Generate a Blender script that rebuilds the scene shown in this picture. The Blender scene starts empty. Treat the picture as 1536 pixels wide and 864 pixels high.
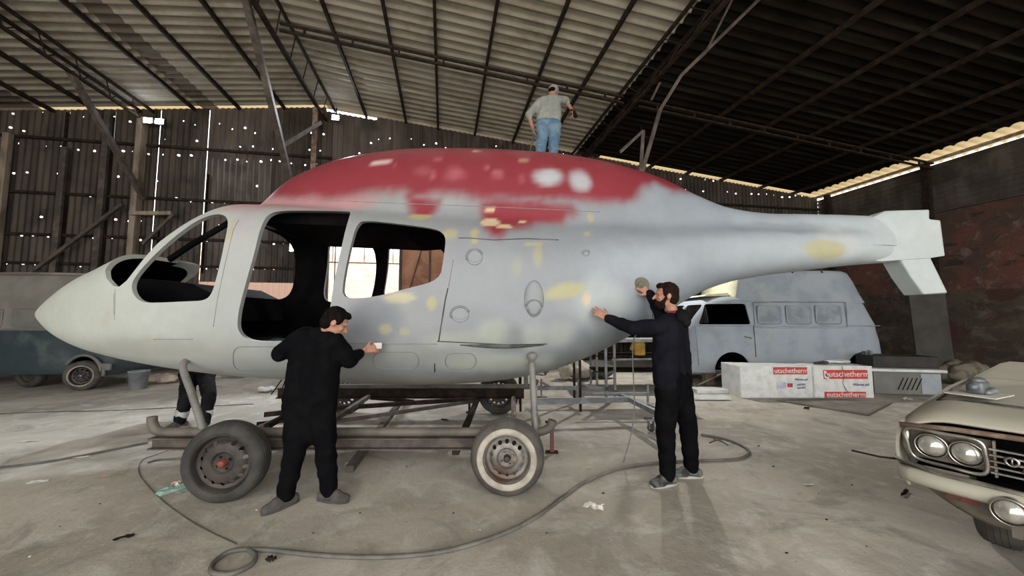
import bpy, bmesh, math, random
from mathutils import Vector, Matrix, Euler, noise as mnoise
R = math.radians
rnd = random.Random(7)
C = bpy.context.scene.collection
FPX = 560.0; CAMH = 1.45; PITCH = math.atan(43 / 560.0)

# ---------------------------------------------------------------- camera
cam_d = bpy.data.cameras.new('camera'); cam = bpy.data.objects.new('camera', cam_d); C.objects.link(cam)
cam_d.sensor_width = 36; cam_d.lens = 36 * FPX / 1536; cam_d.clip_start = .05; cam_d.clip_end = 300
cam.location = (0, 0, CAMH); cam.rotation_euler = (math.pi / 2 + PITCH, 0, 0)
bpy.context.scene.camera = cam

def ray(px, py):
    a = (px - 768) / FPX; b = -(py - 432) / FPX
    c, s = math.cos(PITCH), math.sin(PITCH)
    return Vector((a, c - b * s, s + b * c))
def at(px, py, Y):
    d = ray(px, py); t = Y / d.y
    return Vector((d.x * t, Y, CAMH + d.z * t))
def gnd(px, py, z=0.0):
    d = ray(px, py); t = (z - CAMH) / d.z
    return Vector((d.x * t, d.y * t, z))
def V(*a): return Vector(a)

# ---------------------------------------------------------------- materials
def new_mat(name):
    m = bpy.data.materials.new(name); m.use_nodes = True
    nt = m.node_tree; nt.nodes.clear()
    out = nt.nodes.new('ShaderNodeOutputMaterial'); b = nt.nodes.new('ShaderNodeBsdfPrincipled')
    nt.links.new(b.outputs[0], out.inputs[0])
    return m, nt, b, out
def nmath(nt, op, a, b=None, c=None, clamp=False):
    n = nt.nodes.new('ShaderNodeMath'); n.operation = op; n.use_clamp = clamp
    for i, v in enumerate((a, b, c)):
        if v is None: continue
        if isinstance(v, (int, float)): n.inputs[i].default_value = v
        else: nt.links.new(v, n.inputs[i])
    return n.outputs[0]
def nmix(nt, f, a, b):
    n = nt.nodes.new('ShaderNodeMix'); n.data_type = 'RGBA'
    for i, v in ((0, f), (6, a), (7, b)):
        if isinstance(v, (int, float)): n.inputs[i].default_value = v
        elif isinstance(v, tuple): n.inputs[i].default_value = (*v[:3], 1)
        else: nt.links.new(v, n.inputs[i])
    return n.outputs[2]
def nnoise(nt, vec, scale, detail=4, rough=.55, dist=0.0):
    n = nt.nodes.new('ShaderNodeTexNoise'); n.inputs['Scale'].default_value = scale
    n.inputs['Detail'].default_value = detail; n.inputs['Roughness'].default_value = rough
    n.inputs['Distortion'].default_value = dist
    if vec is not None: nt.links.new(vec, n.inputs['Vector'])
    return n.outputs[0]
def nramp(nt, f, lo, hi):
    n = nt.nodes.new('ShaderNodeMapRange'); n.inputs[1].default_value = lo; n.inputs[2].default_value = hi
    n.interpolation_type = 'SMOOTHSTEP'
    nt.links.new(f, n.inputs[0]); return n.outputs[0]
def ncoord(nt, kind='Object', scale=None):
    n = nt.nodes.new('ShaderNodeTexCoord'); o = n.outputs[kind]
    if scale:
        mp = nt.nodes.new('ShaderNodeMapping'); mp.inputs['Scale'].default_value = scale
        nt.links.new(o, mp.inputs[0]); o = mp.outputs[0]
    return o
def nbump(nt, b, h, strength=.3, dist=.01):
    n = nt.nodes.new('ShaderNodeBump'); n.inputs['Strength'].default_value = strength
    n.inputs['Distance'].default_value = dist
    nt.links.new(h, n.inputs['Height']); nt.links.new(n.outputs[0], b.inputs['Normal'])
def mat(name, c1, c2=None, rough=.6, metal=0.0, scale=6.0, lo=.4, hi=.65, bump=.15, c3=None, s3=1.5, stretch=None, spec=None):
    m, nt, b, out = new_mat(name)
    co = ncoord(nt, 'Object', stretch)
    f = nnoise(nt, co, scale)
    col = nmix(nt, nramp(nt, f, lo, hi), c1, c2 if c2 else tuple(x * .8 for x in c1))
    if c3:
        g = nnoise(nt, co, s3, 5, .65)
        col = nmix(nt, nramp(nt, g, .5, .68), col, c3)
    nt.links.new(col, b.inputs['Base Color'])
    b.inputs['Roughness'].default_value = rough; b.inputs['Metallic'].default_value = metal
    if spec is not None: b.inputs['Specular IOR Level'].default_value = spec
    if bump: nbump(nt, b, nnoise(nt, co, scale * 6, 3), bump, .004)
    return m
def emit(name, col, s):
    m = bpy.data.materials.new(name); m.use_nodes = True; nt = m.node_tree; nt.nodes.clear()
    o = nt.nodes.new('ShaderNodeOutputMaterial'); e = nt.nodes.new('ShaderNodeEmission')
    e.inputs[0].default_value = (*col, 1); e.inputs[1].default_value = s
    nt.links.new(e.outputs[0], o.inputs[0]); return m

M = {}
M['steel_dark'] = mat('steel_dark', (.020, .015, .012), (.04, .028, .021), .9, 0, 9, spec=.1)
M['steel_brown'] = mat('steel_brown', (.055, .046, .040), (.10, .082, .07), .7, .1, 7, c3=(.15, .125, .105))
M['steel_grey'] = mat('steel_grey', (.14, .155, .17), (.22, .23, .24), .5, .4, 8)
M['steel_pale'] = mat('steel_pale', (.32, .27, .21), (.16, .13, .1), .7, .1, 5, stretch=(1, 1, .3))
M['strut_grey'] = mat('strut_grey', (.20, .20, .19), (.13, .13, .125), .55, .1, 6)
M['skid_paint'] = mat('skid_paint', (.135, .12, .10), (.085, .078, .065), .65, .1, 5)
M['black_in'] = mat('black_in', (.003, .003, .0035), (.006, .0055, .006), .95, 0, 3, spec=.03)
M['rubber'] = mat('rubber', (.026, .026, .024), (.055, .053, .048), .85, 0, 4, bump=.3)
M['rubber_dusty'] = mat('rubber_dusty', (.085, .078, .068), (.045, .042, .038), .9, 0, 4, bump=.3)
M['white_wall'] = mat('white_wall', (.42, .39, .33), (.27, .25, .21), .8, 0, 6)
M['rim_grey'] = mat('rim_grey', (.25, .235, .215), (.14, .13, .12), .5, .5, 8, c3=(.12, .07, .05))
M['rim_black'] = mat('rim_black', (.028, .025, .023), (.06, .05, .044), .6, .2, 8)
M['hub_red'] = mat('hub_red', (.26, .05, .03), (.16, .045, .03), .7, 0, 12)
M['chrome'] = mat('chrome', (.55, .54, .5), (.3, .28, .25), .3, .9, 7)
M['bus_paint'] = mat('bus_paint', (.33, .38, .44), (.26, .31, .37), .65, 0, 2.2, c3=(.37, .40, .42), s3=1.0)
M['bus_panel'] = mat('bus_panel', (.30, .35, .39), (.19, .23, .27), .65, 0, 3)
M['foam_cream'] = mat('foam_cream', (.72, .70, .48), (.55, .57, .46), .8, 0, 2)
M['van_grey'] = mat('van_grey', (.17, .165, .15), (.22, .21, .19), .65, 0, 2.0)
M['van_blue'] = mat('van_blue', (.035, .055, .065), (.06, .075, .085), .35, 0, 1.5, c3=(.10, .13, .13), s3=1.2)
M['van_panel'] = mat('van_panel', (.14, .145, .135), (.18, .18, .165), .6, 0, 3)
M['car_dust'] = mat('car_dust', (.44, .43, .36), (.50, .46, .37), .85, 0, 3, c3=(.40, .45, .38), s3=1.6)
M['car_rust'] = mat('car_rust', (.16, .10, .075), (.30, .25, .2), .8, 0, 10)
M['car_under'] = mat('car_under', (.12, .105, .085), (.2, .175, .14), .8, 0, 6)
M['lens'] = mat('lens', (.62, .62, .57), (.42, .42, .38), .15, .55, 14, bump=.3, stretch=(1, 1, .3))
M['amber_dark'] = mat('amber_dark', (.16, .06, .03), (.08, .05, .04), .4)
M['cloth_black'] = mat('cloth_black', (.0035, .0035, .0045), (.0055, .0055, .0065), .95, 0, 9, bump=.2, spec=.05)
M['cloth_navy'] = mat('cloth_navy', (.0055, .006, .010), (.009, .0095, .014), .95, 0, 7, bump=.2, spec=.08)
M['cloth_char'] = mat('cloth_char', (.008, .008, .009), (.014, .014, .015), .95, 0, 5, bump=.2, spec=.08)
M['cloth_red'] = mat('cloth_red', (.16, .02, .025), (.1, .015, .02), .9)
M['cloth_grey'] = mat('cloth_grey', (.23, .25, .24), (.30, .32, .29), .9, 0, 6, bump=.4)
M['cloth_lilac'] = mat('cloth_lilac', (.27, .26, .28), (.21, .2, .22), .9, 0, 7, bump=.4)
M['denim'] = mat('denim', (.075, .155, .25), (.16, .25, .34), .9, 0, 7, bump=.4)
M['cap'] = mat('cap', (.36, .37, .38), (.26, .27, .28), .9, 0, 12, bump=.4)
M['skin'] = mat('skin', (.40, .21, .145), (.34, .17, .115), .6, 0, 14, bump=.1)
M['hair'] = mat('hair', (.004, .003, .003), (.009, .007, .006), .9, 0, 40, bump=.6, spec=.08)
M['hair_brown'] = mat('hair_brown', (.012, .006, .005), (.02, .010, .008), .9, 0, 40, bump=.6, spec=.1)
M['shoe_grey'] = mat('shoe_grey', (.075, .07, .066), (.05, .047, .045), .9, 0, 12)
M['shoe_dark'] = mat('shoe_dark', (.02, .02, .022), (.13, .13, .12), .85, 0, 16)
M['sole'] = mat('sole', (.42, .41, .38), (.3, .3, .28), .8)
M['reflective'] = mat('reflective', (.42, .43, .42), (.3, .3, .3), .4)
M['hose'] = mat('hose', (.10, .098, .09), (.16, .155, .14), .6, 0, 5)
M['cable'] = mat('cable', (.07, .068, .06), (.12, .115, .1), .7, 0, 5)
M['white_box'] = mat('white_box', (.66, .69, .68), (.55, .58, .57), .5, 0, 6, bump=.5)
M['wrap'] = mat('wrap', (.74, .77, .76), (.62, .65, .64), .35, 0, 9, bump=.6)
M['print_red'] = mat('print_red', (.62, .045, .04), (.5, .05, .045), .5, 0, 9, bump=0)
M['print_white'] = mat('print_white', (.75, .75, .73), None, .5, bump=0)
M['print_blue'] = mat('print_blue', (.06, .07, .25), None, .5, bump=0)
M['print_pale'] = mat('print_pale', (.42, .44, .62), (.6, .6, .7), .5, bump=0)
M['dark_box'] = mat('dark_box', (.02, .018, .018), (.035, .03, .03), .7)
M['board'] = mat('board', (.075, .072, .064), (.05, .047, .042), .85, 0, 2, c3=(.06, .056, .05))
M['rag'] = mat('rag', (.20, .175, .135), (.11, .09, .07), .95, 0, 8, bump=.8)
M['rag_pale'] = mat('rag_pale', (.5, .47, .4), (.38, .35, .3), .95, 0, 8, bump=.8)
M['wood'] = mat('wood', (.28, .2, .13), (.2, .14, .09), .8, 0, 6, stretch=(1, 8, 8))
M['yellow_part'] = mat('yellow_part', (.55, .33, .04), (.35, .2, .03), .6)
M['plaster'] = mat('plaster', (.23, .215, .19), (.17, .155, .135), .9, 0, 2.5, c3=(.13, .11, .095))
M['rust_sheet'] = mat('rust_sheet', (.40, .19, .12), (.50, .27, .17), .8, 0, 2.2, c3=(.28, .13, .09))
M['bucket'] = mat('bucket', (.22, .24, .27), (.3, .31, .32), .6)
M['paper'] = mat('paper', (.62, .61, .57), (.5, .49, .45), .9, bump=0)
M['teal_paper'] = mat('teal_paper', (.25, .45, .38), (.4, .5, .45), .9, bump=0)
M['sander'] = mat('sander', (.10, .11, .07), (.16, .15, .1), .6)
M['lamp_case'] = mat('lamp_case', (.05, .05, .055), None, .5)
M['lamp_glow'] = emit('lamp_glow', (.88, .92, 1.0), 60)
M['stone_pale'] = mat('stone_pale', (.5, .42, .36), (.62, .5, .42), .9, 0, 4, bump=.5)
M['pipe_green'] = mat('pipe_green', (.05, .05, .04), (.1, .1, .08), .8, 0, 5, bump=.6)
M['strip_lit'] = None
M['seam'] = mat('seam', (.03, .04, .04), (.09, .1, .1), .8, bump=0)
M['seam_soft'] = mat('seam_soft', (.17, .19, .195), (.22, .24, .25), .8, 0, 12, bump=0)
M['tool_red'] = mat('tool_red', (.16, .04, .04), (.12, .05, .045), .7)

# ---------------------------------------------------------------- mesh helpers
def link(name, me, m=None, parent=None, smooth=False):
    o = bpy.data.objects.new(name, me); C.objects.link(o)
    if m is not None:
        for x in (m if isinstance(m, (list, tuple)) else [m]): me.materials.append(M[x] if isinstance(x, str) else x)
    if parent is not None: o.parent = parent
    if smooth:
        for p in me.polygons: p.use_smooth = True
    return o
def obj(name, bm, m, parent=None, smooth=False):
    me = bpy.data.meshes.new(name); bmesh.ops.recalc_face_normals(bm, faces=bm.faces[:]); bm.to_mesh(me); bm.free()
    return link(name, me, m, parent, smooth)
def empty(name, loc=(0, 0, 0), rz=0.0):
    o = bpy.data.objects.new(name, None); C.objects.link(o); o.location = loc; o.rotation_euler = (0, 0, rz)
    o.empty_display_size = .1; return o
def tag(o, label, cat, group=None, kind=None):
    if label: o['label'] = label
    if cat: o['category'] = cat
    if group: o['group'] = group
    if kind: o['kind'] = kind
    return o
def copy_tree(o, parent=None):
    c = o.copy(); C.objects.link(c); c.parent = parent
    for ch in list(o.children): copy_tree(ch, c)
    return c
def B(): return bmesh.new()
def box(bm, c, s, rot=None, bev=0.0):
    r = bmesh.ops.create_cube(bm, size=1); vs = r['verts']
    bmesh.ops.scale(bm, vec=Vector(s), verts=vs)
    if bev:
        es = list({e for v in vs for e in v.link_edges})
        g = bmesh.ops.bevel(bm, geom=es, offset=bev, segments=2, affect='EDGES', profile=.5)
        vs = list({v for f in g['faces'] for v in f.verts} | {v for v in vs if v.is_valid})
    if rot is not None:
        m = rot if isinstance(rot, Matrix) else Euler(rot).to_matrix()
        bmesh.ops.rotate(bm, cent=(0, 0, 0), matrix=m, verts=vs)
    bmesh.ops.translate(bm, vec=Vector(c), verts=vs); return vs
def roundpoly(poly, r, k=5):
    out = []; n = len(poly)
    for i in range(n):
        p0, p, p1 = (V(*poly[(i + j) % n], 0) for j in (-1, 0, 1)); a = (p0 - p).normalized() * r + p; b = (p1 - p).normalized() * r + p
        for t in [j / k for j in range(k + 1)]:
            q = a * (1 - t) ** 2 + p * 2 * t * (1 - t) + b * t * t; out.append((q.x, q.y))
    return out
def frame_of(d):
    d = Vector(d).normalized(); up = Vector((0, 0, 1)) if abs(d.z) < .95 else Vector((1, 0, 0))
    x = d.cross(up).normalized(); y = x.cross(d).normalized(); return x, y, d
def bar(bm, a, b, w, h):
    a = Vector(a); b = Vector(b); x, y, d = frame_of(b - a)
    vs = [bm.verts.new(p + x * sx * w / 2 + y * sy * h / 2) for p in (a, b) for sx, sy in ((-1, -1), (1, -1), (1, 1), (-1, 1))]
    for f in ((0, 1, 2, 3), (7, 6, 5, 4), (0, 4, 5, 1), (1, 5, 6, 2), (2, 6, 7, 3), (3, 7, 4, 0)): bm.faces.new([vs[i] for i in f])
def ibeam(bm, a, b, w, h, t=.012):
    a = Vector(a); b = Vector(b); bar(bm, a + V(0, 0, h / 2 - t / 2), b + V(0, 0, h / 2 - t / 2), w, t)
    bar(bm, a - V(0, 0, h / 2 - t / 2), b - V(0, 0, h / 2 - t / 2), w, t)
    bar(bm, a, b, t, h - 2 * t)
def tube(bm, pts, r, n=10, caps=True, closed=False):
    pts = [Vector(p) for p in pts]; k = len(pts); rings = []
    rr = r if isinstance(r, (list, tuple)) else [r] * k
    px = None
    for i, p in enumerate(pts):
        if closed: t = pts[(i + 1) % k] - pts[i - 1]
        else: t = pts[min(i + 1, k - 1)] - pts[max(i - 1, 0)]
        t.normalize()
        if px is None: px, _, _ = frame_of(t)
        x = (px - t * px.dot(t)); x.normalize(); y = t.cross(x); px = x
        rings.append([bm.verts.new(p + (x * math.cos(2 * math.pi * j / n) + y * math.sin(2 * math.pi * j / n)) * rr[i]) for j in range(n)])
    m = k if closed else k - 1
    for i in range(m):
        a, b = rings[i], rings[(i + 1) % k]
        for j in range(n): bm.faces.new((a[j], a[(j + 1) % n], b[(j + 1) % n], b[j]))
    if caps and not closed: bm.faces.new(rings[0][::-1]); bm.faces.new(rings[-1])
def spline(pts, n=12, closed=False):
    pts = [Vector(p) for p in pts]; out = []; k = len(pts)
    for i in range(k if closed else k - 1):
        g = (lambda j: pts[j % k]) if closed else (lambda j: pts[max(0, min(k - 1, j))])
        p0, p1, p2, p3 = g(i - 1), g(i), g(i + 1), g(i + 2)
        for q in range(n):
            t = q / n
            out.append(.5 * ((2 * p1) + (p2 - p0) * t + (2 * p0 - 5 * p1 + 4 * p2 - p3) * t * t + (3 * p1 - p0 - 3 * p2 + p3) * t ** 3))
    if not closed: out.append(pts[-1])
    return out
def lathe(bm, prof, n=40, mtx=None, cap=False):
    # prof: list of (r, y) revolved about Y axis
    rings = []
    for r, y in prof:
        rings.append([bm.verts.new((r * math.cos(2 * math.pi * j / n), y, r * math.sin(2 * math.pi * j / n))) for j in range(n)])
    for a, b in zip(rings, rings[1:]):
        for j in range(n): bm.faces.new((a[j], a[(j + 1) % n], b[(j + 1) % n], b[j]))
    if cap: bm.faces.new(rings[0]); bm.faces.new(rings[-1][::-1])
    if mtx is not None: bmesh.ops.transform(bm, matrix=mtx, verts=[v for r in rings for v in r])
def ell(bm, c, r, rot=None, u=20, v=14):
    g = bmesh.ops.create_uvsphere(bm, u_segments=u, v_segments=v, radius=1)['verts']
    bmesh.ops.scale(bm, vec=Vector(r), verts=g)
    if rot is not None: bmesh.ops.rotate(bm, cent=(0, 0, 0), matrix=rot, verts=g)
    bmesh.ops.translate(bm, vec=Vector(c), verts=g); return g
def caps(bm, a, b, ra, rb, n=14):
    a = Vector(a); b = Vector(b); x, y, d = frame_of(b - a) if (b - a).length > 1e-5 else (V(1, 0, 0), V(0, 1, 0), V(0, 0, 1))
    rings = []
    for k in range(1, 6):
        t = -math.pi / 2 + k * math.pi / 2 / 5; rings.append((a + d * ra * math.sin(t), ra * math.cos(t)))
    for k in range(0, 5):
        t = k * math.pi / 2 / 5; rings.append((b + d * rb * math.sin(t), rb * math.cos(t)))
    rv = [[bm.verts.new(p + (x * math.cos(2 * math.pi * j / n) + y * math.sin(2 * math.pi * j / n)) * r) for j in range(n)] for p, r in rings]
    for p, q in zip(rv, rv[1:]):
        for j in range(n): bm.faces.new((p[j], p[(j + 1) % n], q[(j + 1) % n], q[j]))
    s = bm.verts.new(a - d * ra); e = bm.verts.new(b + d * rb)
    for j in range(n):
        bm.faces.new((s, rv[0][(j + 1) % n], rv[0][j])); bm.faces.new((e, rv[-1][j], rv[-1][(j + 1) % n]))
def prism(bm, poly, y0, y1):
    # poly: list of (x,z); extruded along Y
    a = [bm.verts.new((x, y0, z)) for x, z in poly]; b = [bm.verts.new((x, y1, z)) for x, z in poly]
    bm.faces.new(a); bm.faces.new(b[::-1]); n = len(poly)
    for i in range(n): bm.faces.new((a[i], b[i], b[(i + 1) % n], a[(i + 1) % n]))
def apply_mods(o):
    dg = bpy.context.evaluated_depsgraph_get(); dg.update()
    me = bpy.data.meshes.new_from_object(o.evaluated_get(dg), preserve_all_data_layers=True, depsgraph=dg)
    old = o.data; o.modifiers.clear(); o.data = me; bpy.data.meshes.remove(old)
def boolean(o, cutters, solver='EXACT'):
    obs = []
    for bm in cutters:
        bmesh.ops.recalc_face_normals(bm, faces=bm.faces[:])
        me = bpy.data.meshes.new('cut'); bm.to_mesh(me); bm.free()
        c = bpy.data.objects.new('cut', me); C.objects.link(c); c.parent = o; obs.append(c)
        md = o.modifiers.new('b', 'BOOLEAN'); md.operation = 'DIFFERENCE'; md.object = c; md.solver = solver
    bpy.context.view_layer.update(); apply_mods(o)
    for c in obs:
        me = c.data; bpy.data.objects.remove(c); bpy.data.meshes.remove(me)
def smooth_by_angle(o, ang=35):
    me = o.data
    for p in me.polygons: p.use_smooth = True
    me.set_sharp_from_angle(angle=R(ang))
def remeshed(name, bm, m, parent, vox=.008, smooth=6, disp=0.0, dscale=.1):
    o = obj(name, bm, m, parent)
    md = o.modifiers.new('r', 'REMESH'); md.mode = 'VOXEL'; md.voxel_size = vox
    md = o.modifiers.new('s', 'SMOOTH'); md.iterations = smooth; md.factor = .5
    if disp:
        tx = bpy.data.textures.new('folds', 'CLOUDS'); tx.noise_scale = dscale
        md = o.modifiers.new('d', 'DISPLACE'); md.texture = tx; md.strength = disp; md.mid_level = .5; md.texture_coords = 'LOCAL'
        md = o.modifiers.new('s2', 'SMOOTH'); md.iterations = 2; md.factor = .5
    apply_mods(o)
    for p in o.data.polygons: p.use_smooth = True
    return o
def loftz(secs, n=64, cap=True):
    # secs: (z, x0, x1, halfwidth, exponent); plan section superellipse in x,y
    bm = B(); rings = []
    for z, x0, x1, w, e in secs:
        cx, a = (x0 + x1) / 2, max((x1 - x0) / 2, .001); ring = []
        for j in range(n):
            t = 2 * math.pi * j / n; c, s = math.cos(t), math.sin(t)
            ring.append(bm.verts.new((cx + a * math.copysign(abs(c) ** (2 / e), c), w * math.copysign(abs(s) ** (2 / e), s), z)))
        rings.append(ring)
    for a, b in zip(rings, rings[1:]):
        for j in range(n): bm.faces.new((a[j], a[(j + 1) % n], b[(j + 1) % n], b[j]))
    if cap: bm.faces.new(rings[0][::-1]); bm.faces.new(rings[-1])
    return bm
def resample(secs, step):
    out = []
    for a, b in zip(secs, secs[1:]):
        k = max(1, int(round(abs(b[0] - a[0]) / step)))
        for i in range(k): out.append(tuple(x + (y - x) * i / k for x, y in zip(a, b)))
    out.append(secs[-1]); return out
def solidify(o, t, mo=1):
    md = o.modifiers.new('s', 'SOLIDIFY'); md.thickness = t; md.offset = -1; md.material_offset = mo
    apply_mods(o)
def sheet_bm(bm, rows):
    vs = [[bm.verts.new(p) for p in r] for r in rows]
    for a, b in zip(vs, vs[1:]):
        for j in range(len(a) - 1): bm.faces.new((a[j], a[j + 1], b[j + 1], b[j]))
# ================================================================ THE SHED
YAW = math.atan2(102, 560)            # the shed stands turned against the camera
D1 = V(-math.sin(YAW), math.cos(YAW), 0); D2 = V(math.cos(YAW), math.sin(YAW), 0)
C0 = V(0, 12.2, 0)
def bw(u, v, z): return C0 + D2 * u + D1 * v + V(0, 0, z)
def onwall(px, py, v=0.0):            # hit of a sight line with the plane v=const
    d = ray(px, py); o = V(0, 0, CAMH) - (C0 + D1 * v); t = -o.dot(D1) / d.dot(D1)
    p = V(0, 0, CAMH) + d * t; return (p - C0).dot(D2), p.z
def onside(px, py, u):                # hit with the plane u=const
    d = ray(px, py); o = V(0, 0, CAMH) - (C0 + D2 * u); t = -o.dot(D2) / d.dot(D2)
    p = V(0, 0, CAMH) + d * t; return (p - C0).dot(D1), p.z
SHED = Matrix.Translation(C0) @ Matrix.Rotation(YAW, 4, 'Z')   # local x=u, y=v
def place_shed(o): o.matrix_world = SHED; return o
uR, zR = onwall(490, 163); uE, zE = onwall(1225, 297); uL, zL = onwall(0, 168)
slR = (zR - zE) / (uE - uR); slL = (zR - zL) / (uR - uL)
UL = uL - 3.0
def roofz(u): return zR - slR * (u - uR) if u > uR else zR - slL * (uR - u)
VB = -19.0                                                    # the open front of the shed, assumed for its daylight

# floor -----------------------------------------------------------
m, nt, b, out = new_mat('concrete_floor')
co = ncoord(nt, 'Object')
n1 = nnoise(nt, co, .55, 6, .6, .6); n2 = nnoise(nt, co, 3.2, 8, .65, .5); n3 = nnoise(nt, co, 26, 4, .6); n4 = nnoise(nt, co, 1.3, 5, .7, 1.2)
col = nmix(nt, nramp(nt, n1, .38, .62), (.53, .495, .43), (.35, .325, .275))
col = nmix(nt, nmath(nt, 'MULTIPLY', nramp(nt, n2, .48, .66), .55), col, (.64, .63, .58))
col = nmix(nt, nmath(nt, 'MULTIPLY', nramp(nt, n4, .5, .68), .6), col, (.22, .205, .175))
col = nmix(nt, nmath(nt, 'MULTIPLY', nramp(nt, n3, .56, .7), .35), col, (.32, .30, .27))
sp = nnoise(nt, co, 60, 2, .5); col = nmix(nt, nramp(nt, sp, .70, .74), col, (.12, .11, .1))
sp2 = nnoise(nt, ncoord(nt, 'Object', (1, 1.3, 1)), 38, 2, .5); col = nmix(nt, nramp(nt, sp2, .715, .74), col, (.62, .6, .56))
nt.links.new(col, b.inputs['Base Color']); b.inputs['Roughness'].default_value = .82
nbump(nt, b, nnoise(nt, co, 9, 8, .7), .5, .02); M['floor'] = m
bm = B(); rows = []
for j in range(61):
    rows.append([V(UL - 1 + (uE + .3 - UL + 1) * i / 80, VB + (-VB + .3) * j / 60, 0.004 * mnoise.noise(V(i * .6, j * .6, 0))) for i in range(81)])
sheet_bm(bm, rows)
place_shed(tag(obj('floor', bm, 'floor', smooth=True), 'dusty pale concrete floor of the shed', 'floor', kind='structure'))
bm = B(); box(bm, (0, 0, -.1), (120, 120, .04)); M['outside'] = mat('outside', (.42, .38, .32), (.35, .32, .27), .9)
g = obj('ground', bm, 'outside'); tag(g, 'bare ground outside the shed', 'ground', kind='structure')

# roof sheets -----------------------------------------------------
def roof_mat(name, ca, cb, cd, dirt, streak=1.0):
    m, nt, b, out = new_mat(name); co = ncoord(nt, 'Object')
    a = nnoise(nt, ncoord(nt, 'Object', (.25, 1.4, 1)), 2.0, 5, .6); d = nnoise(nt, co, 1.1, 6, .7)
    col = nmix(nt, nramp(nt, a, .4, .62), ca, cb); col = nmix(nt, nmath(nt, 'MULTIPLY', nramp(nt, d, .45, .7), dirt), col, cd)
    sx = nt.nodes.new('ShaderNodeSeparateXYZ'); nt.links.new(co, sx.inputs[0])
    w = nnoise(nt, ncoord(nt, 'Object', (.12, 3.2, 1)), 1.7, 2, .5)
    col = nmix(nt, nmath(nt, 'MULTIPLY', nramp(nt, w, .57, .66), .6), col, tuple(x * streak for x in (.42, .43, .34)))
    nt.links.new(col, b.inputs['Base Color']); b.inputs['Roughness'].default_value = .95; b.inputs['Specular IOR Level'].default_value = .05; return m
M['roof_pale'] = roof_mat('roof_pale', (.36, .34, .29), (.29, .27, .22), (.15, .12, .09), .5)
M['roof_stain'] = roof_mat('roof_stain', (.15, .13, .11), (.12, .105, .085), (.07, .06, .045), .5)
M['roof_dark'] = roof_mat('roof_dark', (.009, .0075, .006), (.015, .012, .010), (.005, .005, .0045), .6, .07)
m, nt, b, out = new_mat('roof_edge_glow'); co = ncoord(nt, 'Object')  # translucent sheets added to imitate the light along eave and gable edge
b.inputs['Base Color'].default_value = (.50, .42, .26, 1); b.inputs['Roughness'].default_value = .5
tr = nt.nodes.new('ShaderNodeBsdfTranslucent'); tr.inputs[0].default_value = (.22, .18, .10, 1)
mx = nt.nodes.new('ShaderNodeMixShader'); mx.inputs[0].default_value = .55
nt.links.new(b.outputs[0], mx.inputs[1]); nt.links.new(tr.outputs[0], mx.inputs[2]); nt.links.new(mx.outputs[0], out.inputs[0]); M['roof_edge_glow'] = m

roof = empty('ceiling', (0, 0, 0)); place_shed(roof); tag(roof, 'corrugated sheet roof with dark purlins', 'ceiling', kind='structure')
uD, _z = 0, 0
PITCHW = .26; AMP = .03
# the dark bay begins at the lattice beam; find its u at the wall from the picture line to the vanishing point
uD = onwall(866, 258)[0]
def roof_part(name, ua, ub, mats_of_u):
    bm = B(); us = [ua + (ub - ua) * i / max(1, int(abs(ub - ua) / .42)) for i in range(int(abs(ub - ua) / .42) + 1)]
    nv = int(-VB / PITCHW * 12); rows = []
    for j in range(nv + 1):
        v = .12 + (VB - .12) * j / nv
        rows.append([V(u, v, roofz(u) + .10 - AMP * math.exp(-(((v / PITCHW) % 1 - .5) / .17) ** 2) * 1.6) for u in us])
    sheet_bm(bm, rows); bm.faces.ensure_lookup_table()
    for f in bm.faces:
        c = f.calc_center_median(); f.material_index = mats_of_u(c.x, c.y)
    o = obj(name, bm, ['roof_pale', 'roof_stain', 'roof_dark', 'roof_edge_glow'], roof, True); return o
uS0, uS1 = onwall(292, 165)[0] - .02, onwall(333, 165)[0]
def mleft(u, v):
    if u < -13.3 or (uS0 < u < uS1) or (v < -6 and u < -11): return 1
    if v > -.07: return 3
    return 0
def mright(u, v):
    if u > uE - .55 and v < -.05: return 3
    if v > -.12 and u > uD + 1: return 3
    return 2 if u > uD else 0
roof_part('roof_sheets', UL, uR, mleft)
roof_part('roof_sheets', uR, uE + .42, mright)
# purlins running away from the camera
def purlin(u, w=.06, h=.10, mm='steel_dark', dz=0):
    bm = B(); z = roofz(u) + .015 + dz; bar(bm, (u, .1, z), (u, VB, z), w, h); return obj('purlin', bm, mm, roof)
for px in (-140, -95, -50, -12, 80, 145, 292, 360, 427): purlin(onwall(px, 165)[0])
for px, py in ((549, 173), (609, 192), (657, 203), (712, 213), (769, 224), (818, 233)): purlin(onwall(px, py)[0])
for px, py in ((975, 262), (1030, 272), (1082, 281), (1142, 290), (1190, 296)): purlin(onwall(px, py)[0])
# rafters across the purlins: two thin chords with short posts
def rafter(v, ua, ub, lab, zoff=.12):
    r = empty('roof_rafter'); r.matrix_world = SHED; tag(r, lab, 'rafter', 'double rafters under the roof')
    bm = B(); bar(bm, (ua, v, roofz(ua) - zoff), (ub, v, roofz(ub) - zoff), .05, .05); obj('top_chord', bm, 'steel_dark', r)
    bm = B(); bar(bm, (ua, v, roofz(ua) - zoff - .16), (ub, v, roofz(ub) - zoff - .16), .05, .05); obj('bottom_chord', bm, 'steel_dark', r)
    k = int(abs(ub - ua) / 1.1)
    for i in range(k + 1):
        u = ua + (ub - ua) * (i + .5) / (k + 1); bm = B(); bar(bm, (u, v, roofz(u) - zoff - .16), (u, v, roofz(u) - zoff), .04, .04); obj('web_post', bm, 'steel_dark', r)
rafter(-3.62, uR + .1, uD - .1, 'dark double rafter crossing the pale roof sheets above the standing man')
rafter(-3.62, uD + .3, uE - .1, 'dark double rafter crossing the blackened right roof bay')
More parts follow.
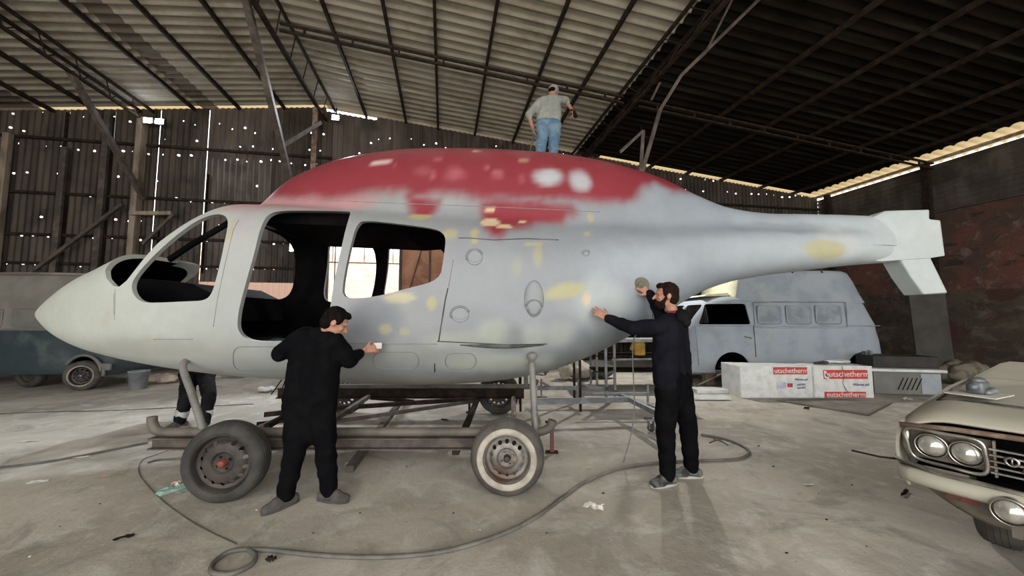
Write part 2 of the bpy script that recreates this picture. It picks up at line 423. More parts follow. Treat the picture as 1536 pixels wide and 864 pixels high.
# lattice beams along the purlins
def lattice(u, depth, w, lab, mm='steel_dark', n=24, hang=0.05, v0=.0, v1=None):
    v1 = VB if v1 is None else v1
    r = empty('lattice_beam'); r.matrix_world = SHED; tag(r, lab, 'beam', 'lattice roof beams')
    zt = roofz(u) - hang; zb = zt - depth
    for s in (-1, 1):
        bm = B(); bar(bm, (u + s * w / 2, v0, zt), (u + s * w / 2, v1, zt), .05, .07); obj('top_chord', bm, mm, r)
    bm = B(); bar(bm, (u, v0, zb), (u, v1, zb), .07, .06); obj('bottom_chord', bm, mm, r)
    for i in range(n):
        a = v0 + (v1 - v0) * i / n; c = v0 + (v1 - v0) * (i + .5) / n; e = v0 + (v1 - v0) * (i + 1) / n
        bm = B(); tube(bm, [(u - w / 2, a, zt), (u, c, zb), (u + w / 2, e, zt)], .014, 6); obj('lacing', bm, mm, r)
    return r
uT = onwall(222, 168)[0]
lattice(uT, .30, .34, 'dark lattice beam over the leftmost lit wall post')
lattice(uR, .34, .5, 'dark lattice beam along the ridge of the roof')
lattice(uD, .42, .42, 'dark lattice beam where the roof turns from pale to black')

# walls -----------------------------------------------------------
def wall_mat(name, c1, c2, c3, rows, du, prob, rad, side):
    m, nt, b, out = new_mat(name); co = ncoord(nt, 'Object')
    st = ncoord(nt, 'Object', (2.2, 2.2, .35)); n1 = nnoise(nt, st, 1.6, 5, .6); n2 = nnoise(nt, co, .8, 4, .6)
    col = nmix(nt, nramp(nt, n1, .4, .62), c1, c2); col = nmix(nt, nramp(nt, n2, .5, .64), col, c3)
    nt.links.new(col, b.inputs['Base Color']); b.inputs['Roughness'].default_value = .65; b.inputs['Metallic'].default_value = .1
    sx = nt.nodes.new('ShaderNodeSeparateXYZ'); nt.links.new(co, sx.inputs[0])
    u = sx.outputs[0] if not side else sx.outputs[1]; z = sx.outputs[2]
    masks = []
    for k, (z0, dz, off, pr) in enumerate(rows):
        cu = nmath(nt, 'DIVIDE', nmath(nt, 'ADD', u, off + 50), du); iu = nmath(nt, 'FLOOR', cu); fu = nmath(nt, 'SUBTRACT', cu, iu)
        cx = nt.nodes.new('ShaderNodeCombineXYZ'); nt.links.new(iu, cx.inputs[0]); cx.inputs[1].default_value = k * 7.31
        wn = nt.nodes.new('ShaderNodeTexWhiteNoise'); wn.noise_dimensions = '2D'; nt.links.new(cx.outputs[0], wn.inputs['Vector'])
        sc = nt.nodes.new('ShaderNodeSeparateColor'); nt.links.new(wn.outputs['Color'], sc.inputs[0])
        du_ = nmath(nt, 'MULTIPLY', nmath(nt, 'SUBTRACT', fu, nmath(nt, 'MULTIPLY_ADD', sc.outputs[0], .4, .3)), du)
        dz_ = nmath(nt, 'SUBTRACT', z, nmath(nt, 'MULTIPLY_ADD', sc.outputs[1], dz, z0))
        d = nmath(nt, 'SQRT', nmath(nt, 'ADD', nmath(nt, 'MULTIPLY', du_, du_), nmath(nt, 'MULTIPLY', dz_, dz_)))
        rr = nmath(nt, 'MULTIPLY_ADD', wn.outputs['Value'], rad * .8, rad * .55)
        h = nmath(nt, 'LESS_THAN', d, rr); h = nmath(nt, 'MULTIPLY', h, nmath(nt, 'LESS_THAN', sc.outputs[2], pr)); masks.append(h)
    tot = masks[0]
    for h in masks[1:]: tot = nmath(nt, 'MAXIMUM', tot, h)
    tr = nt.nodes.new('ShaderNodeBsdfTransparent'); mx = nt.nodes.new('ShaderNodeMixShader')
    nt.links.new(tot, mx.inputs[0]); nt.links.new(b.outputs[0], mx.inputs[1]); nt.links.new(tr.outputs[0], mx.inputs[2]); nt.links.new(mx.outputs[0], out.inputs[0])
    return m
zz = [onwall(200, y)[1] for y in (206, 228, 268, 296, 331, 358, 400)]
rows = [(zz[0] - .05, .1, .03, .35), (zz[1] - .06, .12, .13, .8), (zz[2] - .06, .12, .2, .25), (zz[3] - .05, .10, .07, .75), (zz[4] - .04, .08, .16, .4), (zz[5] - .04, .08, .22, .7), (zz[6] - .04, .1, .11, .85), (6.9, .25, .0, .5)]
M['wall_metal'] = wall_mat('wall_metal', (.038, .029, .024), (.075, .060, .047), (.020, .016, .013), rows, .34, .7, .023, False)
M['wall_metal_pale'] = wall_mat('wall_metal_pale', (.12, .10, .088), (.075, .06, .052), (.05, .04, .035), rows, .3, .7, .025, False)
M['wall_metal_side'] = wall_mat('wall_metal_side', (.07, .06, .052), (.12, .105, .088), (.045, .038, .03), [(4.6, .3, 0, .12), (3.6, .3, .2, .0)], .8, .1, .02, True)
wb = empty('wall_back'); place_shed(wb); tag(wb, 'dark corrugated metal back wall full of nail holes', 'wall', kind='structure')
ZL = onwall(400, 452)[1]              # top of the low masonry wall
def topz(u): return roofz(u) + (.045 if u < uR else (-.08 if u < uR + 1.5 else .03 if u < uD + 2 else .0))
def wall_sheet(u0, u1, z0, z1f, mm, amp=.022, pit=.155):
    bm = B(); n = max(4, int((u1 - u0) / pit * 6)); us = [u0 + (u1 - u0) * i / n for i in range(n + 1)]
    rows = []
    for k in range(9):
        rows.append([V(u, amp * math.sin(2 * math.pi * u / pit), z0 + (z1f(u) - z0) * k / 8) for u in us])
    sheet_bm(bm, rows); return obj('wall_sheet', bm, mm, wb, True)
def U(px, py): return onwall(px, py)[0]
ZB2 = onwall(400, 424)[1]             # lower edge of the metal where the light strip begins
oL, oR = U(492, 400), U(601, 400); zOT = onwall(550, 358)[1]
slits = [(U(108, 300), .012), (U(172, 240), .0), (U(240.5, 250), .035), (U(313.5, 200), .05), (U(365, 300), .02)]
edges = [UL]; gaps = {}
ulist = [(UL, U(20, 200)), (U(20, 200), U(60, 200)), (U(60, 200), U(103.6, 200)), (U(103.9, 200), U(171.6, 200)), (U(171.9, 200), U(240.2, 200)), (U(241.3, 200), U(312.9, 200)), (U(314.3, 200), U(360, 200)), (U(360, 200), U(410, 200)), (U(410, 200), oL)]
for i, (a, c) in enumerate(ulist):
    zb_ = ZB2 if c > U(320, 300) else ZL - .05
    wall_sheet(a, c, zb_, topz, 'wall_metal_pale' if i in (6, 7) else 'wall_metal')
    if i == 5: pass
wall_sheet(oL, oR, zOT, topz, 'wall_metal_pale')
wall_sheet(oR, uE, 0.0, topz, 'wall_metal')
# dark capping between sheets that closes the upper/lower part of some slits
for px, ya, yb in ((313.7, 262, 410), (240.6, 344, 455), (171.8, 215, 455), (103.8, 170, 226), (103.8, 290, 380)):
    u, za = onwall(px, ya); _, zb_ = onwall(px, yb); bm = B(); bar(bm, (u, -.03, za), (u, -.03, zb_), .12, .01); obj('joint_strip', bm, 'steel_dark', wb)
# low masonry wall under the metal
bm = B(); box(bm, ((UL + oL) / 2, .02, ZL / 2), (oL - UL, .22, ZL)); obj('low_wall', bm, 'plaster', wb)
bm = B(); box(bm, ((oL + oR) / 2, .02, .25), (oR - oL, .2, .5)); obj('low_wall', bm, 'plaster', wb)
m, nt, b, out = new_mat('strip_lit'); b.inputs['Base Color'].default_value = (.55, .42, .36, 1)
tr = nt.nodes.new('ShaderNodeBsdfTranslucent'); tr.inputs[0].default_value = (.42, .30, .25, 1); mx = nt.nodes.new('ShaderNodeMixShader'); mx.inputs[0].default_value = .6
nt.links.new(b.outputs[0], mx.inputs[1]); nt.links.new(tr.outputs[0], mx.inputs[2]); nt.links.new(mx.outputs[0], out.inputs[0]); M['strip_lit'] = m
bm = B(); n = 160; us = [U(318, 300) - .3 + (oL - U(318, 300) + .3) * i / n for i in range(n + 1)]
sheet_bm(bm, [[V(u, .05 + .012 * math.sin(u * 40), z) for u in us] for z in (ZL - .02, ZB2 + .05)]); obj('clear_strip', bm, 'strip_lit', wb, True)
# girts
for y in (218, 297, 357, 398):
    z = onwall(200, y)[1]
    bm = B(); bar(bm, (UL, -.08, z), (oL, -.08, z), .05, .07); obj('girt', bm, 'steel_dark', wb)
for z in (zOT + .05, 5.6):
    bm = B(); bar(bm, (oL, -.08, z), (uE, -.08, z), .05, .07); obj('girt', bm, 'steel_dark', wb)
# barred opening with a sunlit block wall outside
wo = empty('window_1'); place_shed(wo); tag(wo, 'barred opening glowing with daylight', 'window', kind='structure')
bm = B()
bar(bm, (oL, -.05, zOT), (oR, -.05, zOT), .08, .08); bar(bm, (oL, -.05, .5), (oL, -.05, zOT), .08, .08); bar(bm, (oR, -.05, .5), (oR, -.05, zOT), .08, .08)
obj('window_frame', bm, 'steel_brown', wo)
zb1 = onwall(550, 371)[1]; zb2 = onwall(550, 395)[1]
bm = B()
for z in (zb1, zb2): bar(bm, (oL, -.05, z), (oR, -.05, z), .03, .035)
for px in (500, 519, 547, 572, 590): u = U(px, 380); bar(bm, (u, -.05, zb2), (u, -.05, zOT), .02, .02)
bar(bm, (U(503, 400), -.05, 1.0), (U(503, 400), -.05, zOT), .03, .03)
obj('bars', bm, 'car_rust', wo)
m, nt, b, out = new_mat('block_wall'); br = nt.nodes.new('ShaderNodeTexBrick'); co = ncoord(nt, 'Object')
mp = nt.nodes.new('ShaderNodeMapping'); mp.inputs['Rotation'].default_value = (math.pi / 2, 0, 0); nt.links.new(co, mp.inputs[0]); nt.links.new(mp.outputs[0], br.inputs[0])
br.inputs['Color1'].default_value = (.75, .55, .45, 1); br.inputs['Color2'].default_value = (.68, .42, .34, 1); br.inputs['Mortar'].default_value = (.8, .72, .62, 1)
br.inputs['Scale'].default_value = .9; br.inputs['Mortar Size'].default_value = .03
nt.links.new(br.outputs[0], b.inputs['Base Color']); b.inputs['Roughness'].default_value = .9; M['block_wall'] = m
bm = B(); box(bm, ((oL + oR) / 2 - 2, 7.4, 2.2), (16, .2, 4.6)); o = obj('wall_yard', bm, 'block_wall'); place_shed(o); tag(o, 'sunlit block wall outside the opening', 'wall', kind='structure')
# rusty sheet door beside the opening, with a slack cord
d0, d1 = oR + .02, U(676, 400); zt_ = onwall(630, 366)[1] + .3
bm = B(); n = 20; rows = []
for k in range(5): rows.append([V(d0 + (d1 - d0) * i / n, -.14 - .006 * (i % 4 < 2), .05 + (zt_ - .05) * k / 4) for i in range(n + 1)])
sheet_bm(bm, rows); dr = empty('door_1'); place_shed(dr); tag(dr, 'rust red sheet metal door', 'door', kind='structure')
obj('door_sheet', bm, 'rust_sheet', dr)
bm = B(); bar(bm, (d0, -.17, .05), (d0, -.17, zt_), .07, .06); bar(bm, (d1, -.17, .05), (d1, -.17, zt_), .07, .06); bar(bm, (d0, -.17, zt_), (d1, -.17, zt_), .06, .06)
bar(bm, (U(606, 430), -.19, 1.6), (U(634, 372), -.19, onwall(634, 372)[1]), .03, .03); bar(bm, (U(645, 400), -.18, .1), (U(645, 400), -.18, zt_), .06, .05)
obj('door_frame', bm, 'steel_brown', dr)

# right wall: metal sheets over old masonry
wr = empty('wall_right'); place_shed(wr); tag(wr, 'dark right wall of sheet metal above stained masonry', 'wall', kind='structure')
zM = onside(1536, 292, uE)[1]; zM2 = onside(1536, 432, uE)[1]
bm = B(); rows = []; nz = 60
for k in range(nz + 1):
    z = zM + (zE - .12 - zM) * k / nz
    rows.append([V(uE + .02 + .02 * math.sin(k / nz * (zE - zM) / .16 * 2 * math.pi), -VB * -i / 24, z) for i in range(25)])
sheet_bm(bm, rows); obj('wall_sheet', bm, 'wall_metal_side', wr, True)
m, nt, b, out = new_mat('old_masonry'); co = ncoord(nt, 'Object')
n1 = nnoise(nt, co, 1.0, 6, .7, .8); n2 = nnoise(nt, co, 3.5, 8, .7, .5); n3 = nnoise(nt, ncoord(nt, 'Object', (1, .5, 1.6)), 2.2, 4, .5)
col = nmix(nt, nramp(nt, n1, .4, .6), (.15, .062, .044), (.08, .05, .038)); col = nmix(nt, nmath(nt, 'MULTIPLY', nramp(nt, n2, .52, .68), .7), col, (.23, .18, .14)); col = nmix(nt, nramp(nt, n3, .56, .66), col, (.035, .03, .026))
nt.links.new(col, b.inputs['Base Color']); b.inputs['Roughness'].default_value = .9; nbump(nt, b, n2, .8, .05); M['old_masonry'] = m
m, nt, b, out = new_mat('field_stone'); co = ncoord(nt, 'Object', (1, 1, 1.4)); vo = nt.nodes.new('ShaderNodeTexVoronoi'); vo.inputs['Scale'].default_value = 2.6
wv = nnoise(nt, co, 2.5, 4, .6, 1.5); vm_ = nt.nodes.new('ShaderNodeVectorMath'); vm_.operation = 'ADD'; nt.links.new(co, vm_.inputs[0]); nt.links.new(wv, vm_.inputs[1]); nt.links.new(vm_.outputs[0], vo.inputs['Vector'])
n2 = nnoise(nt, co, 2.2, 8, .7, .6); n3 = nnoise(nt, co, .9, 4, .6)
sc9 = nt.nodes.new('ShaderNodeSeparateColor'); nt.links.new(vo.outputs['Color'], sc9.inputs[0])
col = nmix(nt, sc9.outputs[0], (.05, .04, .03), (.105, .08, .058)); col = nmix(nt, nramp(nt, n2, .48, .68), col, (.16, .13, .10)); col = nmix(nt, nramp(nt, n3, .52, .64), col, (.075, .034, .025))
nt.links.new(col, b.inputs['Base Color']); b.inputs['Roughness'].default_value = .9; nbump(nt, b, n2, .9, .08); M['field_stone'] = m
bm = B(); box(bm, (uE + .16, VB / 2, (zM + zM2) / 2), (.3, -VB, zM - zM2)); obj('brick_course', bm, 'old_masonry', wr)
bm = B(); box(bm, (uE + .12, VB / 2, zM2 / 2), (.4, -VB, zM2)); obj('stone_base', bm, 'field_stone', wr)
bm = B(); box(bm, (uE - .02, VB / 2, zM + .02), (.12, -VB, .05)); obj('ledge', bm, 'board', wr)
vP = onside(1393, 260, uE)[0]
for v in (-.5, vP, vP - 3.6, vP - 7.2):
    bm = B(); bar(bm, (uE - .12, v, 0), (uE - .12, v, zE - .05), .16, .14); obj('wall_post', bm, 'steel_dark', wr)
# eave purlin of the right wall and its small brackets
bm = B(); bar(bm, (uE - .1, .05, zE - .02), (uE - .1, VB, zE - .02), .10, .07); obj('eave_beam', bm, 'car_rust', wr)
# left wall and the walls closing the shed beside and behind the camera
wl = empty('wall_left'); place_shed(wl); tag(wl, 'dark metal left wall', 'wall', kind='structure')
bm = B(); box(bm, (UL, VB / 2, roofz(UL) / 2), (.1, -VB, roofz(UL))); obj('wall_sheet', bm, 'wall_metal', wl)
# posts on the back wall ------------------------------------------
def post(px, y0, mm, w, lab, d=.14, vv=-.18, grp='posts of the back wall'):
    u, zt = onwall(px, y0); bm = B(); bar(bm, (u, vv, 0), (u, vv, min(zt, roofz(u) - .08)), w, d)
    o = obj('wall_post', bm, mm); place_shed(o); tag(o, lab, 'post', grp); return u
post(24, 205, 'steel_pale', .13, 'pale rusty post on back wall, leftmost in view')
post(172, 170, 'steel_brown', .09, 'thin brown post on back wall between the leftmost pale post and the lamp post')
post(107, 225, 'steel_brown', .07, 'thin wooden looking upright close right of the pale leftmost post')
post(222, 182, 'steel_pale', .22, 'broad rusty post under the twin floodlight')
post(477, 165, 'car_rust', .12, 'rust coloured post under the ridge lamp')
def brace(pa, pb, w, mm, lab, va=-.3, vb=-.3):
    ua, za = onwall(*pa, va); ub, zb_ = onwall(*pb, vb)
    bm = B(); bar(bm, (ua, va, za), (ub, vb, zb_), w, w); o = obj('brace', bm, mm); place_shed(o); tag(o, lab, 'brace')
brace((104, 106), (216, 298), .11, 'steel_brown', 'long diagonal brace from the left lattice beam down to the broad rusty post', -2.2, -.35)
brace((366, -12), (440, 290), .13, 'steel_brown', 'brownish leaning prop from the ridge beam down behind the red cowling', -4.25, -.9)
brace((424, 219), (481, 184), .10, 'strut_grey', 'short grey strut between the leaning prop and the ridge post', -1.05, -.25)
brace((52, 405), (184, 306), .08, 'steel_brown', 'diagonal brace low on the back wall above the old van')
brace((214, 366), (260, 322), .07, 'steel_brown', 'small knee brace under the T shaped bracket', -.3, -.3)
brace((195, 320), (258, 320), .10, 'steel_pale', 'short horizontal crosspiece on the broad rusty post', -.32, -.32)
# slender prop frame on the right
pf = empty('prop_frame'); tag(pf, 'thin brownish steel prop frame rising behind the rear cowling to the dark roof', 'frame')
def pxl(name, pts, Y, r, mm, parent):
    bm = B(); tube(bm, [at(x, y, Y) for x, y in pts], r, 6); return obj(name, bm, mm, parent)
pxl('strut', [(1150, -12), (1022, 113), (990, 165)], 6.1, .03, 'steel_brown', pf)
pxl('strut', [(1104, -12), (1058, 80), (1022, 113)], 6.1, .02, 'steel_brown', pf)
pxl('strut', [(990, 165), (962, 262)], 6.1, .035, 'steel_brown', pf)
pxl('strut', [(965, 196), (960, 270)], 6.1, .03, 'steel_brown', pf)
pxl('strut', [(965, 196), (930, 228)], 6.1, .025, 'steel_brown', pf)
pxl('strut', [(960, 270), (958, 420)], 6.1, .035, 'steel_brown', pf)
pxl('strut', [(990, 72 + 52), (977, 150)], 6.1, .02, 'steel_brown', pf)
# ================================================================ THE HELICOPTER
YC = 4.45
HS = [(-5.625, 0.004, 1.490, 1.489, 1.484), (-5.6, 0.058, 1.512, 1.511, 1.462), (-5.51, 0.129, 1.566, 1.565, 1.41), (-5.351, 0.234, 1.666, 1.665, 1.319), (-5.086, 0.386, 1.802, 1.801, 1.184), (-4.768, 0.538, 1.933, 1.932, 1.067), (-4.344, 0.702, 2.06, 2.059, 0.97), (-3.92, 0.831, 2.23, 2.229, 0.894), (-3.39, 0.948, 2.494, 2.49, 0.818), (-2.861, 1.018, 2.80, 2.66, 0.766), (-2.6, 1.042, 3.06, 2.66, 0.75), (-2.225, 1.065, 3.25, 2.653, 0.727), (-1.483, 1.088, 3.422, 2.619, 0.698), (-0.636, 1.088, 3.455, 2.58, 0.701), (0.106, 1.076, 3.426, 2.553, 0.775), (0.636, 1.03, 3.377, 2.533, 0.914), (1.06, 0.936, 3.306, 2.522, 1.094), (1.43, 0.807, 3.207, 2.515, 1.289), (1.801, 0.655, 3.083, 2.513, 1.518), (2.172, 0.515, 2.907, 2.508, 1.721), (2.543, 0.421, 2.77, 2.494, 1.851), (2.967, 0.363, 2.697, 2.477, 1.934), (3.496, 0.316, 2.683, 2.459, 2.002), (4.026, 0.255, 2.673, 2.454, 2.062), (4.25, 0.20, 2.664, 2.452, 2.08), (4.5, 0.12, 2.655, 2.45, 2.10)]
def lerp_tab(x, tab):
    if x <= tab[0][0]: return tab[0][1]
    for (a, ya), (b, yb) in zip(tab, tab[1:]):
        if x <= b: return ya + (yb - ya) * (x - a) / (b - a)
    return tab[-1][1]
def hpar(x):
    n = len(HS); i = 0
    while i < n - 2 and x > HS[i + 1][0]: i += 1
    a, b = HS[i], HS[i + 1]; h = b[0] - a[0]; t = min(1, max(0, (x - a[0]) / h)); res = []
    for k in range(1, 5):
        def tan(j):
            if j <= 0 or j >= n - 1 or j <= 2: return (HS[min(j + 1, n - 1)][k] - HS[max(j - 1, 0)][k]) / (HS[min(j + 1, n - 1)][0] - HS[max(j - 1, 0)][0])
            d0 = (HS[j][k] - HS[j - 1][k]) / (HS[j][0] - HS[j - 1][0]); d1 = (HS[j + 1][k] - HS[j][k]) / (HS[j + 1][0] - HS[j][0])
            h0 = HS[j][0] - HS[j - 1][0]; h1 = HS[j + 1][0] - HS[j][0]
            return (d0 * h1 + d1 * h0) / (h0 + h1)
        if i < 2: res.append(a[k] + (b[k] - a[k]) * t); continue
        m0, m1 = tan(i), tan(i + 1); t2, t3 = t * t, t ** 3
        res.append((2 * t3 - 3 * t2 + 1) * a[k] + (t3 - 2 * t2 + t) * h * m0 + (-2 * t3 + 3 * t2) * b[k] + (t3 - t2) * h * m1)
    return res
WC = [(-3.1, .58), (-2.3, .72), (-1, .8), (.5, .8), (1.6, .62), (2.5, .3), (3.5, .22), (4.6, .17)]
def hsec(x):
    w, zt, zs, zb = hpar(x); w = max(w, .003)
    k = max(0, min(1, (x - 1.0) / .8)); zc = zb + (.42 + .08 * k) * (zs - zb)
    wc = min(lerp_tab(x, WC), w); cowl = zt - zs
    mu = lerp_tab(x, [(-5.3, 2.4), (-4.3, 3.6), (-2.9, 4.0), (-1.5, 3.2), (.6, 2.7)])
    def rad(th):
        c, s = abs(math.cos(th)) + 1e-6, abs(math.sin(th)) + 1e-6
        se = lambda a, b, m: ((c / a) ** m + (s / b) ** m) ** (-1 / m)
        if th > 0:
            u = se(w, max(zs - zc, .003), mu)
            if cowl > .004:
                v = se(wc, zt - zc, 2.4); kk = 34; mm = max(u, v); q = mm + math.log(math.exp((u - mm) * kk) + math.exp((v - mm) * kk)) / kk
                f = min(1, cowl / .12); u = u * (1 - f) + q * f
            return u
        return se(w, max(zc - zb, .003), 2.3)
    return zc, rad
_hc = {}
def hsec_c(x):
    k = round(x, 3)
    if k not in _hc: _hc[k] = hsec(k)
    return _hc[k]
def hin(p, grow=0.0):
    zc, rad = hsec_c(max(-5.62, min(4.5, p.x))); dy = abs(p.y - YC); dz = p.z - zc
    return math.hypot(dy, dz) < rad(math.atan2(dz, dy)) + grow
def hit(px, py, grow=0.0):
    d = ray(px, py); o = V(0, 0, CAMH); t = 2.6; dt = .03; p = None
    while t < 4.9:
        p = o + d * (t / d.y)
        if hin(p, grow): break
        t += dt
    else: return o + d * (YC / d.y)
    lo, hi = t - dt, t
    for _ in range(12):
        m_ = (lo + hi) / 2
        if hin(o + d * (m_ / d.y), grow): hi = m_
        else: lo = m_
    return o + d * (hi / d.y)

heli = empty('helicopter', (0, YC, 0)); tag(heli, 'large helicopter body shell in grey primer with red engine cowling, on skids', 'helicopter')
HI = Matrix.Translation((0, -YC, 0))
# shell
bm = B(); xs = []; x = -5.625
while x < 4.49:
    xs.append(x); x += .004 if x < -5.61 else (.012 if x < -5.5 else .022)
xs.append(4.5)
NT = 216; rings = []
for x in xs:
    zc, rad = hsec(x); rings.append([])
    for j in range(NT):
        th = 2 * math.pi * j / NT - math.pi; sg = 1 if abs(th) > math.pi / 2 else -1
        # fold the angle to the near half
        tf = math.asin(max(-1, min(1, math.sin(th)))); r = rad(tf)
        rings[-1].append(bm.verts.new((x, -sg * -1 * -r * math.cos(tf) * (1) + 0 if False else (-r * math.cos(tf) if abs(th) < math.pi / 2 else r * math.cos(tf)), zc + r * math.sin(tf))))
for a, b in zip(rings, rings[1:]):
    for j in range(NT): bm.faces.new((a[j], a[(j + 1) % NT], b[(j + 1) % NT], b[j]))
bm.faces.new(rings[0]); bm.faces.new(rings[-1][::-1])
# ---- paint and primer
m, nt, b, out = new_mat('primer_and_paint'); at_ = nt.nodes.new('ShaderNodeAttribute'); at_.attribute_name = 'paint'
co = ncoord(nt, 'Object'); n1 = nnoise(nt, co, 2.2, 6, .65, .4); n2 = nnoise(nt, co, 9, 5, .6)
g = nmath(nt, 'MULTIPLY_ADD', nmath(nt, 'SUBTRACT', n1, .5), .28, 1.0); g = nmath(nt, 'MULTIPLY', g, nmath(nt, 'MULTIPLY_ADD', nmath(nt, 'SUBTRACT', n2, .5), .18, 1.0))
vm = nt.nodes.new('ShaderNodeVectorMath'); vm.operation = 'SCALE'; nt.links.new(at_.outputs['Color'], vm.inputs[0]); nt.links.new(g, vm.inputs[3])
nt.links.new(vm.outputs[0], b.inputs['Base Color']); nt.links.new(nmath(nt, 'MULTIPLY_ADD', at_.outputs['Alpha'], -.3, .62), b.inputs['Roughness'])
nbump(nt, b, n2, .05, .004); M['heli_paint'] = m
shell = obj('fuselage', bm, ['heli_paint', 'black_in'], heli, True)
solidify(shell, .045)
def xz(pts): return [((p := hit(*q)).x, p.z) for q in pts]
def far_xz(pts, Y): return [((p := at(x, y, Y)).x, p.z) for x, y in pts]
def rounded(poly, n=6):
    P = [V(a, 0, c) for a, c in poly]; s = []
    for i in range(len(P)):          # corner cutting keeps the traced outline but rounds it
        s.append(P[i])
    for _ in range(2):
        q = []
        for i in range(len(s)):
            a, c = s[i], s[(i + 1) % len(s)]; q += [a * .75 + c * .25, a * .25 + c * .75]
        s = q
    return [(p.x, p.z) for p in s]
W1 = [(197, 425), (199, 441), (212, 454), (240, 454), (280, 452), (307, 451), (318, 441), (326, 412), (334, 380), (343, 340), (341, 325), (327, 320), (300, 328), (267, 351), (233, 381), (208, 408)]
W2 = [(356, 484), (360, 457), (370, 420), (383, 377), (394, 335), (403, 321), (420, 316), (470, 316), (520, 317), (527, 318), (523, 332), (513, 372), (500, 428), (495, 465), (488, 500), (476, 512), (425, 512), (380, 512), (364, 505), (357, 495)]
W3 = [(514, 430), (519, 400), (527, 366), (535, 338), (545, 330), (600, 336), (654, 343), (666, 351), (669, 362), (665, 390), (660, 420), (610, 433), (560, 446), (521, 448), (514, 441)]
w1, w2, w3 = (rounded(xz(w)) for w in (W1, W2, W3))
NEAR = (-2.0, 0.0); FAR = (0.0, 2.0)
cut = []
def cutter(poly, y0, y1):
    bm = B(); prism(bm, poly, y0, y1); cut.append(bm)
cutter(w1, -2, -.05); cutter(w2, -2, -.05); cutter(w3, -2, -.05)
FW2 = [(300, 455), (372, 456), (425, 451), (440, 444), (447, 425), (455, 372), (452, 352), (440, 342), (424, 345), (388, 375), (350, 408), (300, 440)]
FW3 = [(486, 448), (492, 410), (500, 375), (508, 368), (535, 366), (560, 367), (568, 376), (566, 405), (558, 446), (552, 452), (500, 455)]
FW4 = [(573, 452), (580, 415), (588, 378), (596, 369), (630, 370), (664, 376), (672, 386), (668, 420), (662, 445), (640, 452), (600, 455)]
for w in (FW2, FW3, FW4): cutter(rounded(far_xz(w, 5.48)), .1, 2)
# windshield opening: runs right across the nose
ws = xz([(158, 405), (160, 418), (170, 429), (179, 430), (190, 421), (204, 403)])
wf = list(ws)
ws += [(-3.42, 2.16), (-3.21, 2.35), (-3.03, 2.50), (-2.90, 2.59), (-2.80, 2.68), (-2.76, 2.85), (-2.85, 3.1), (-4.3, 2.9), (ws[0][0] - .05, ws[0][1] + .25)]
cutter(ws, -2, .03)
wf = [(x - (.0 if i < 2 else .12), z) for i, (x, z) in enumerate(wf)] + [(-3.86, 2.12), (-3.62, 2.30), (-3.4, 2.46), (-3.15, 2.60), (-2.95, 2.70), (-2.80, 2.85), (-2.9, 3.1), (-4.3, 2.9), (wf[0][0] - .05, wf[0][1] + .25)]
cutter(wf, 0, 2)
boolean(shell, cut)
# colour of every vertex of the shell from paint patches, painted shade and highlights in body coordinates
def blob(px, py, rx, ry, col, a=1.0, soft=.5, gloss=0.0, rot=0.0):
    p = hit(px, py); s = p.y / FPX; return (p.x, p.z, rx * s, ry * s, col, a, soft, gloss, rot)
PUTTY = (.38, .355, .19); CREAM = (.55, .44, .28); LIGHT = (.55, .60, .62); DGREY = (.125, .145, .15); RED = (.235, .034, .048); PINK = (.46, .16, .19)
def sdpoly(x, z, P):
    d = 1e9; ins = False; n = len(P)
    for i in range(n):
        ax, az = P[i]; bx, bz = P[(i + 1) % n]; ex, ez = bx - ax, bz - az; wx, wz = x - ax, z - az
        t = max(0, min(1, (wx * ex + wz * ez) / (ex * ex + ez * ez + 1e-12))); dx, dz = wx - ex * t, wz - ez * t; d = min(d, dx * dx + dz * dz)
        if (az > z) != (bz > z) and x < (bx - ax) * (z - az) / (bz - az) + ax: ins = not ins
    d = math.sqrt(d); return d if ins else -d
redP = xz([(386, 300), (430, 300), (480, 300), (522, 297), (560, 290), (606, 290), (618, 300), (640, 296), (648, 291), (700, 294), (722, 300), (800, 301), (860, 303), (900, 305), (945, 306), (958, 300), (962, 290), (985, 276), (1010, 290), (1030, 292), (1048, 288)]) + [(2.35, 3.3), (1.5, 3.6), (-3.0, 3.6), (-3.0, 2.86)]
redQ = xz([(608, 292), (612, 312), (618, 324), (640, 326), (656, 318), (660, 296)])
redS = xz([(714, 298), (716, 318), (722, 340), (736, 356), (752, 358), (766, 346), (800, 340), (840, 336), (868, 322), (862, 310), (800, 298)])
pinkP = xz([(345, 300), (352, 312), (420, 310), (520, 312), (560, 300), (520, 296), (420, 294), (380, 294)])
